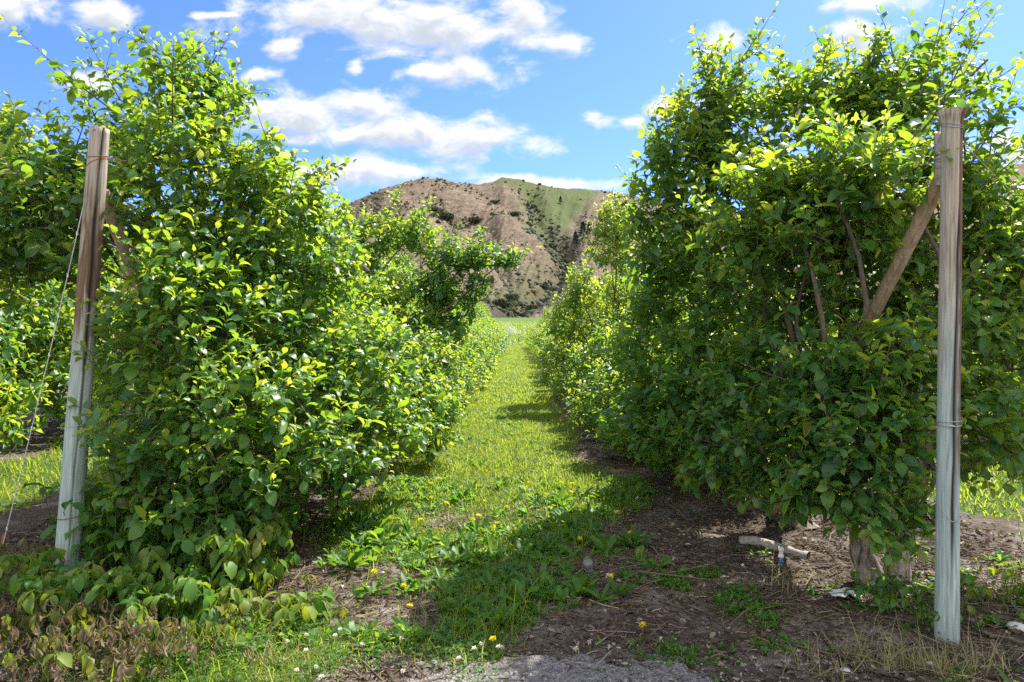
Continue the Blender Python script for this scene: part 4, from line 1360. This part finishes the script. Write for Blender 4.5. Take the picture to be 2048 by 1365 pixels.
def blades(acc, x, y, r, h, w, tone=.4, spread=.5):
    n = len(x)
    P = np.stack([x, y, ground_z(x, y) - .004], -1)
    a = r.uniform(0, 6.28, n)
    tilt = np.abs(r.normal(0, spread, n))
    D = np.stack([np.cos(a) * np.sin(tilt), np.sin(a) * np.sin(tilt), np.cos(tilt)], -1)
    N = np.stack([np.cos(a), np.sin(a), np.full(n, .2)], -1) * -1
    N = N + r.normal(0, .3, (n, 3))
    L = h * r.gamma(6, 1 / 6, n)
    s = np.array([0, .5, 1.])
    D = norm(D)
    N = norm(N - D * np.sum(N * D, -1, keepdims=True))
    S = np.cross(D, N)
    k = r.uniform(.2, 1.3, n)[:, None]
    ks = k * s
    mid = P[:, None] + L[:, None, None] * (D[:, None] * (np.sin(ks) / k)[..., None] - N[:, None] * ((1 - np.cos(ks)) / k)[..., None])
    hw = (w * r.uniform(.6, 1.3, n))[:, None] * np.array([.5, .42, .05])
    V = np.stack([mid - S[:, None] * hw[..., None], mid + S[:, None] * hw[..., None]], 2)
    q = grid_quads(3, 2)
    Q = (q[None] + (np.arange(n) * 6)[:, None, None]).reshape(-1, 4)
    t = np.clip(r.normal(tone, .16, n) + (fbm(x * 1.5, y * 1.5, 3, 15) - .5) * .5, 0, .9)
    t = np.where(r.random(n) < .07, r.uniform(.88, 1, n), t)
    acc.add(V, Q, np.repeat(t, 6))


r = np.random.default_rng(400)
ga = Acc()
soft = lambda x, y: grass_mask(x, y)
x, y = scatter(80000, -1.9, 1.5, 2.55, 5.6, r, soft, .95)
blades(ga, x, y, r, .042, .0040, .42, .7)
x, y = scatter(9000, -1.9, 1.5, 2.55, 7.5, r, lambda x, y: soft(x, y) * (fbm(x * 2, y * 2, 3, 60) > .52), .95)
blades(ga, x, y, r, .12, .0048, .42, .35)
x, y = scatter(95000, -1.8, 1.4, 5.6, 13, r, soft, .95, 1.2)
blades(ga, x, y, r, .042, .006, .46, .7)
x, y = scatter(46000, -1.6, 1.8, 13, 49, r, soft, .95, 1.5)
blades(ga, x, y, r, .06, .016, .46, .7)
x, y = scatter(34000, -7, -3, 3.9, 14, r, soft, .95)
blades(ga, x, y, r, .075, .010, .46)
x, y = scatter(24000, 2.8, 6.5, 3.6, 12, r, soft, .95)
blades(ga, x, y, r, .075, .010, .46)
x, y = scatter(26000, -16, 18, 49, 150, r, lambda x, y: x * 0 + 1, .95, 1.4)
blades(ga, x, y, r, .22, .07, .40)
tag(ga.build('grass', M['grass']), kind='stuff')


# broad leafed rosettes
def rosettes(acc, x, y, r, L, K=8, tone=.5, up_=.55):
    n = len(x)
    P = np.repeat(np.stack([x, y, ground_z(x, y)], -1), K, 0)
    a = r.uniform(0, 6.28, n * K)
    el = np.clip(r.normal(up_, .3, n * K), .05, 1.3)
    D = np.stack([np.cos(a) * np.cos(el), np.sin(a) * np.cos(el), np.sin(el)], -1)
    N = UP - D * .5 + r.normal(0, .25, D.shape)
    Ln = L * np.repeat(r.uniform(.55, 1.3, n), K) * r.uniform(.6, 1.2, n * K)
    t = np.clip(np.repeat(r.normal(tone, .15, n), K) + r.normal(0, .1, n * K), 0, 1)
    V, Q, tt = leaves(P, D, N, Ln, r.uniform(.22, .36, n * K), r.uniform(.2, 1.0, n * K), r.uniform(.1, .5, n * K), t, 'lance', r)
    acc.add(V, Q, tt)


r = np.random.default_rng(410)
wa = Acc()
wm = lambda x, y: grass_mask(x, y) * np.clip((fbm(x * 1.6 + 2, y * 1.6, 3, 71) - .40) * 6, .1, 1) * np.clip((y - 2.9) / .4, 0.15, 1)
x, y = scatter(1500, -1.5, 1.3, 2.9, 6.6, r, wm, .8)
rosettes(wa, x, y, r, .075, 8, .5, .7)
x, y = scatter(500, -1.3, 1.3, 3.2, 6.4, r, wm, .8)
rosettes(wa, x, y, r, .105, 7, .42, .75)
x, y = scatter(900, -1.5, 1.3, 6.0, 12, r, wm, .8)
rosettes(wa, x, y, r, .07, 6)
c_ = [onG(px, py) for px, py in [(700, 1080), (740, 1060), (770, 1040), (680, 1120), (790, 1075), (830, 1090), (760, 1100), (690, 1150), (720, 1190), (650, 1130), (900, 1130), (980, 1120), (820, 1180), (1230, 1090), (1260, 1110), (1200, 1100), (1290, 1130), (1180, 1180), (1130, 1150), (1240, 1160), (1120, 1210), (1210, 1200)]]
c_ = np.array(c_)
c_ = np.concatenate([c_ + r.normal(0, .05, c_.shape) * [1, 1, 0] for k in range(2)])
rosettes(wa, c_[:, 0], c_[:, 1], r, .115, 9, .45, .8)
for (px, py, n, sp) in [(1345, 1165, 60, .07), (1405, 1150, 45, .06), (1470, 1190, 60, .07), (1500, 1215, 70, .07), (1530, 1240, 40, .06), (1330, 1300, 30, .08), (1380, 1320, 30, .08), (1560, 1290, 30, .07), (700, 1035, 20, .05)]:
    c_ = onG(px, py)
    rosettes(wa, c_[0] + r.normal(0, sp, n), c_[1] + r.normal(0, sp * .8, n), r, .034, 9, .4, .9)
# low weeds on the bare soil
x, y = scatter(420, .2, 2.6, 2.75, 4.6, r, lambda x, y: np.clip((fbm(x * 2.5, y * 2.5, 3, 75) - .52) * 9, 0, 1), .9)
rosettes(wa, x, y, r, .05, 9, .35, .5)
x, y = scatter(160, -3.6, -1.3, 3.9, 6, r, lambda x, y: np.clip((fbm(x * 2.5, y * 2.5, 3, 76) - .5) * 9, 0, 1), .9)
rosettes(wa, x, y, r, .07, 7, .4, .5)
x, y = scatter(260, 2.3, 3.4, 3.3, 5.2, r, lambda x, y: np.clip((fbm(x * 2.5, y * 2.5, 3, 78) - .48) * 9, 0, 1), .9)
rosettes(wa, x, y, r, .06, 8, .5, .5)
tag(wa.build('weeds', M['weed']), kind='stuff')

# clover: small leaflets in threes
r = np.random.default_rng(420)
x, y = scatter(16000, -1.7, 1.3, 2.6, 4.8, r, lambda x, y: grass_mask(x, y) * np.clip((fbm(x * 2 + 7, y * 2, 3, 80) - .42) * 7, 0, 1) * np.clip((4.4 - y) / .8, .1, 1), .9)
n = len(x)
a0 = r.uniform(0, 6.28, n)
P = np.repeat(np.stack([x, y, ground_z(x, y) + r.uniform(.015, .05, n)], -1), 3, 0)
a = np.repeat(a0, 3) + np.tile([0, 2.1, 4.2], n)
D = np.stack([np.cos(a), np.sin(a), np.full(3 * n, .25)], -1)
V, Q, t = leaves(P, D, np.broadcast_to(UP, D.shape) + r.normal(0, .3, D.shape), r.uniform(.009, .017, 3 * n), np.full(3 * n, .9), np.full(3 * n, .4), np.full(3 * n, .3), np.clip(r.normal(.45, .15, 3 * n), 0, 1), 2, r)
tag(mk('clover', V, Q, M['weed'], tint=t), kind='stuff')

# mulch: chips, twigs and dead leaves on the bare strips
r = np.random.default_rng(430)
la = Acc()
bare = lambda x, y: 1 - grass_mask(x, y) * .92
for (n, x0, x1, y0, y1, L, rd) in [(26000, -3.6, 3.4, 2.5, 6.2, .05, .0022), (11000, -4, 4, 6.2, 13, .07, .004), (1500, -2.6, 3.0, 2.6, 5.5, .17, .0025), (300, -2.4, 2.8, 2.6, 4.5, .3, .003)]:
    x, y = scatter(n, x0, x1, y0, y1, r, bare, .9)
    n = len(x)
    a = r.uniform(0, pi, n)
    ln = L * r.gamma(3, 1 / 3, n)
    z = ground_z(x, y) + r.uniform(.0, .016, n)
    d = np.stack([np.cos(a), np.sin(a), r.normal(0, .13, n)], -1) * ln[:, None] * .5
    c0 = np.stack([x, y, z], -1)
    mid = c0 + r.normal(0, .07, (n, 3)) * ln[:, None] * [1, 1, .5]
    pts = np.stack([c0 - d, mid, c0 + d], 1)
    V, Q = tubes(pts, np.repeat(r.uniform(.5, 1.6, n)[:, None] * rd, 3, 1), 3)
    la.add(V, Q, np.repeat(np.clip(r.beta(1.6, 2.2, n), 0, 1), 9))
x, y = scatter(15000, -3.6, 3.6, 2.5, 9, r, bare, .9, 1.4)
n = len(x)
a = r.uniform(0, 6.28, n)
D = np.stack([np.cos(a), np.sin(a), r.normal(.1, .3, n)], -1)
V, Q, t = leaves(np.stack([x, y, ground_z(x, y) + .008], -1), D, UP + r.normal(0, .5, D.shape), r.uniform(.02, .055, n), r.uniform(.35, .6, n), r.uniform(.3, 2.2, n), r.uniform(0, .8, n), np.clip(r.beta(1.8, 2, n), 0, 1), 1, r)
la.add(V, Q, t)
tag(la.build('mulch', M['litter']), kind='stuff')

# loose gravel thinning out from the lane edge
r = np.random.default_rng(435)
n = 1500
x = r.uniform(-.9, 1.5, n)
y = 3.0 + np.abs(r.normal(0, .13, n)) * np.where(r.random(n) < .35, -1.2, 1)
C = np.stack([x, y, ground_z(x, y) + np.where(y < 3.0, .03, .002)], -1)
R_ = .0028 * r.gamma(3, .33, n)
V = C[:, None] + R_[:, None, None] * sph * (1 + r.normal(0, .25, (n, 24, 1))) * [1.3, 1.1, .8]
Q = (grid_quads(4, 6, True)[None] + (np.arange(n) * 24)[:, None, None]).reshape(-1, 4)
tag(mk('gravel', V, Q, M['chip'], smooth_=False), kind='stuff')

# dry grass tufts before the upright post
r = np.random.default_rng(440)
da = Acc()
for (px, py, n) in [(1830, 1335, 120), (1760, 1330, 90), (1900, 1350, 110), (1960, 1330, 70), (1640, 1345, 50), (1560, 1180, 45), (1600, 1160, 40), (1720, 1300, 40), (350, 1300, 60), (480, 1290, 70), (700, 1010, 40), (560, 1330, 60)]:
    c_ = onG(px, py)
    blades(da, c_[0] + r.normal(0, .07, n), c_[1] + r.normal(0, .05, n), r, .13, .0035, 1.0, .9)
da.t = [np.clip(t * 0 + .97 + r.normal(0, .02, len(t)), .9, 1) for t in da.t]
tag(da.build('dry_grass', M['grass']), kind='stuff')


# ------------------------------------------------------------------ flowers, one by one
def flower_petals(r, n, L, w, cup):
    a = r.uniform(0, 6.28, n)
    el = r.uniform(cup[0], cup[1], n)
    D = np.stack([np.cos(a) * np.cos(el), np.sin(a) * np.cos(el), np.sin(el)], -1)
    return leaves(D * L * .12, D, UP - D * .3 + r.normal(0, .1, D.shape), L * r.uniform(.7, 1.1, n), np.full(n, w), np.full(n, .5), np.full(n, .1), r.random(n), 2, r)


def make_dandelion(h, seed):
    rr = np.random.default_rng(seed)
    root = thing('dandelion', 'yellow dandelion flower standing in the grass', 'flower', (0, 0, 0), 'dandelions')
    V, Q, t = flower_petals(rr, 60, .019, .22, (.1, 1.3))
    mk('flower_head', V + [0, 0, h], Q, M['petal'], root, t)
    V, Q = tubes(np.array([[[0, 0, -.01], [.004, 0, h * .5], [0, 0, h]]]), np.array([[.0022, .002, .0022]]), 5)
    mk('stem', V, Q, M['shoot'], root)
    return root


def make_clover(h, seed, label='round white clover flower standing in the grass', nm='clover_flower', R=.011, grp='white clover flowers'):
    rr = np.random.default_rng(seed)
    root = thing(nm, label, 'flower', (0, 0, 0), grp)
    V, Q, t = flower_petals(rr, 46, R, .3, (-.5, 1.5))
    mk('flower_head', V + [0, 0, h], Q, M['white_petal'], root, t)
    V, Q = tubes(np.array([[[0, 0, -.01], [.003, 0, h * .5], [0, 0, h]]]), np.array([[.0016, .0014, .0014]]), 5)
    mk('stem', V, Q, M['shoot'], root)
    return root


dz = [(632, 403), (678, 380), (628, 470), (697, 490), (838, 572), (860, 555), (582, 580), (928, 605), (965, 592), (890, 488), (1000, 515), (1198, 463), (1288, 458), (1308, 450), (1268, 402),
      (1320, 410), (1208, 525), (1340, 503), (1522, 541), (1345, 671), (1594, 656), (1498, 848), (1655, 1083), (940, 1163), (543, 992), (500, 893), (375, 825), (732, 313)]
DL = {19: 'dandelion flower at the top of the dark tree shadow in the alley', 20: 'dandelion flower at the shadow edge by the bare soil', 21: 'dandelion flower in shade just beside the plastic bottle',
      22: 'lone dandelion flower on the shaded soil near the gravel', 23: 'dandelion flower next to white clover close to the gravel edge', 24: 'dandelion flower on the worn sunlit soil, nearest the yellow-green leaves',
      25: 'dandelion flower on worn ground between two leafy weeds', 26: 'dandelion flower under the low branches beside leafy weeds', 27: 'dandelion flower farthest up the alley beneath the branches'}
pr = [make_dandelion(.07, 1), make_dandelion(.05, 2), make_dandelion(.09, 3)]
rr = np.random.default_rng(9)
for i, (zx, zy) in enumerate(dz):
    k = i % 3
    o = pr[k] if i < 3 else copy_tree(pr[k])
    h = (.07, .05, .09)[k]
    p = G(600 + zx * .414, 800 + zy * .414, h)
    o.location = (p[0], p[1], gz(p[0], p[1]))
    o.rotation_euler = (rr.normal(0, .12), rr.normal(0, .12), rr.uniform(0, 6))
    s = rr.uniform(.9, 1.25)
    o.scale = (s, s, 1)
    o['label'] = DL.get(i, 'one of many yellow dandelion flowers in the sunlit alley grass')
cz = [(842, 1193), (875, 1178), (960, 1190), (977, 1197), (768, 1240), (497, 1295), (193, 1117), (490, 1140), (170, 1145), (78, 1300), (105, 1348), (32, 1150), (1333, 1195), (1398, 1165), (30, 1220), (-60, 1180), (-15, 1320), (300, 1180)]
CL = {0: 'white clover flower left of a close pair near the gravel edge', 12: 'white clover flower in the shade by the gravel edge', 13: 'white clover flower in deep shade past the gravel edge'}
pr = [make_clover(.07, 4), make_clover(.05, 5)]
for i, (zx, zy) in enumerate(cz):
    o = pr[i % 2] if i < 2 else copy_tree(pr[i % 2])
    p = G(600 + zx * .414, 800 + zy * .414, (.07, .05)[i % 2])
    o.location = (p[0], p[1], gz(p[0], p[1]))
    s = rr.uniform(.9, 1.2)
    o.scale = (s, s, 1)
    o['label'] = CL.get(i, 'one of many round white clover flowers in the sunlit grass')
for i, (px, py, lab) in enumerate([(1275, 995, 'white dandelion seed head standing at the alley edge by the soil'), (1216, 1152, 'white dandelion seed head in shade beside the plastic bottle')]):
    o = make_clover(.09, 20 + i, lab, 'dandelion_clock', .017, 'dandelion seed heads')
    p = G(px, py, .09)
    o.location = (p[0], p[1], gz(p[0], p[1]))


# ------------------------------------------------------------------ creepers round the leaning post
def creeper(label, spots, seed, h, L, tone, sd, cat='creeper'):
    """Three-part drooping leaves on thin stalks over the spots (px, py, how many, spread)."""
    rr = np.random.default_rng(seed)
    c0 = onG(spots[0][0], spots[0][1])
    root = thing('creeper', label, cat, c0, 'creepers round the leaning post')
    fo, st = Acc(), Acc()
    for (px, py, n, sp, tn) in spots:
        c_ = onG(px, py)
        x = c_[0] + rr.normal(0, sp, n)
        y = c_[1] + rr.normal(0, sp * .8, n)
        hh = h * rr.uniform(.35, 1.25, n)
        b_ = np.stack([x, y, ground_z(x, y)], -1)
        tp = b_ + np.stack([rr.normal(0, .04, n), rr.normal(-.02, .04, n), hh], -1)
        V, Q = tubes(np.stack([b_, (b_ + tp) / 2 + rr.normal(0, .01, (n, 3)), tp], 1), np.full((n, 3), .0018), 3)
        fo.add(V, Q, .3)
        K = 3
        a = np.repeat(rr.uniform(0, 6.28, n), K) + np.tile(np.arange(K) * 2.1, n) + rr.normal(0, .25, n * K)
        el = rr.normal(.0, .3, n * K) - sd
        D = np.stack([np.cos(a) * np.cos(el), np.sin(a) * np.cos(el), np.sin(el)], -1)
        t = np.clip(np.repeat(rr.normal(tone + tn, .13, n), K) + rr.normal(0, .05, n * K), 0, 1)
        curl = np.where(t > .72, rr.uniform(.5, 1.3, n * K), rr.uniform(.1, .5, n * K))
        V, Q, tt = leaves(np.repeat(tp, K, 0) + D * .012, D, UP + D * .3 + rr.normal(0, .25, D.shape), L * rr.uniform(.6, 1.2, n * K) * np.where(t > .72, .8, 1), np.where(t > .72, rr.uniform(.22, .42, n * K), rr.uniform(.5, .68, n * K)),
                          np.where(t > .72, rr.uniform(1.0, 2.8, n * K), rr.uniform(.6, 1.6, n * K)), curl, t, 0, rr)
        fo.add(V, Q, tt)
    fo.build('foliage', M['creeper'], root, off=c0)


creeper('dense dark green creeper filling the shade under the tree by the leaning post', [(330, 1110, 150, .22, 0), (430, 1090, 140, .2, 0), (270, 1120, 90, .16, .08), (500, 1080, 90, .16, 0), (225, 1125, 30, .08, .1), (420, 1160, 110, .16, .05), (300, 1160, 80, .16, .05), (360, 1040, 70, .2, -.05), (480, 1040, 50, .18, -.05)], 501, .42, .108, .22, .3)
creeper('yellow-green creeper catching the sun at the front of the dark green one', [(500, 1175, 34, .10, .0), (540, 1160, 24, .09, 0), (460, 1200, 26, .1, -.05)], 502, .32, .105, .50, .65)
creeper('small yellow creeper sprays spreading onto the grass', [(600, 1230, 20, .10, 0), (650, 1225, 9, .06, 0), (560, 1260, 9, .06, 0), (480, 1270, 8, .06, 0)], 503, .13, .08, .56, .7)
creeper('half withered creeper with green and brown leaves before the leaning post', [(210, 1230, 55, .14, .0), (300, 1250, 50, .13, .05), (120, 1250, 40, .12, .1), (380, 1250, 34, .1, -.05), (60, 1200, 30, .12, .1)], 504, .22, .095, .40, .6)
creeper('withered brown creeper drooping over the ground at the corner', [(60, 1330, 90, .15, 0), (190, 1340, 80, .15, 0), (20, 1150, 50, .14, -.05), (250, 1300, 50, .14, -.1), (300, 1345, 34, .1, 0), (40, 1260, 40, .12, -.02), (60, 1200, 40, .12, 0), (400, 1330, 16, .08, -.05), (-60, 1300, 40, .12, 0), (180, 1280, 40, .12, 0)], 505, .17, .078, .88, 1.0)
creeper('small green creeper at the foot of the pale double trunk', [(1750, 1215, 18, .06, 0), (1790, 1200, 10, .05, 0)], 506, .14, .055, .28, .2)
creeper('drooping green creeper clinging to the foot of the upright post', [(1868, 1262, 12, .03, 0), (1850, 1250, 8, .04, 0)], 507, .17, .055, .36, .7)
creeper('brown and green creeper on the reddish mulch beyond the upright post', [(1990, 1210, 30, .12, 0), (2040, 1180, 24, .12, .2), (1960, 1230, 16, .08, .4)], 508, .13, .055, .40, .5)
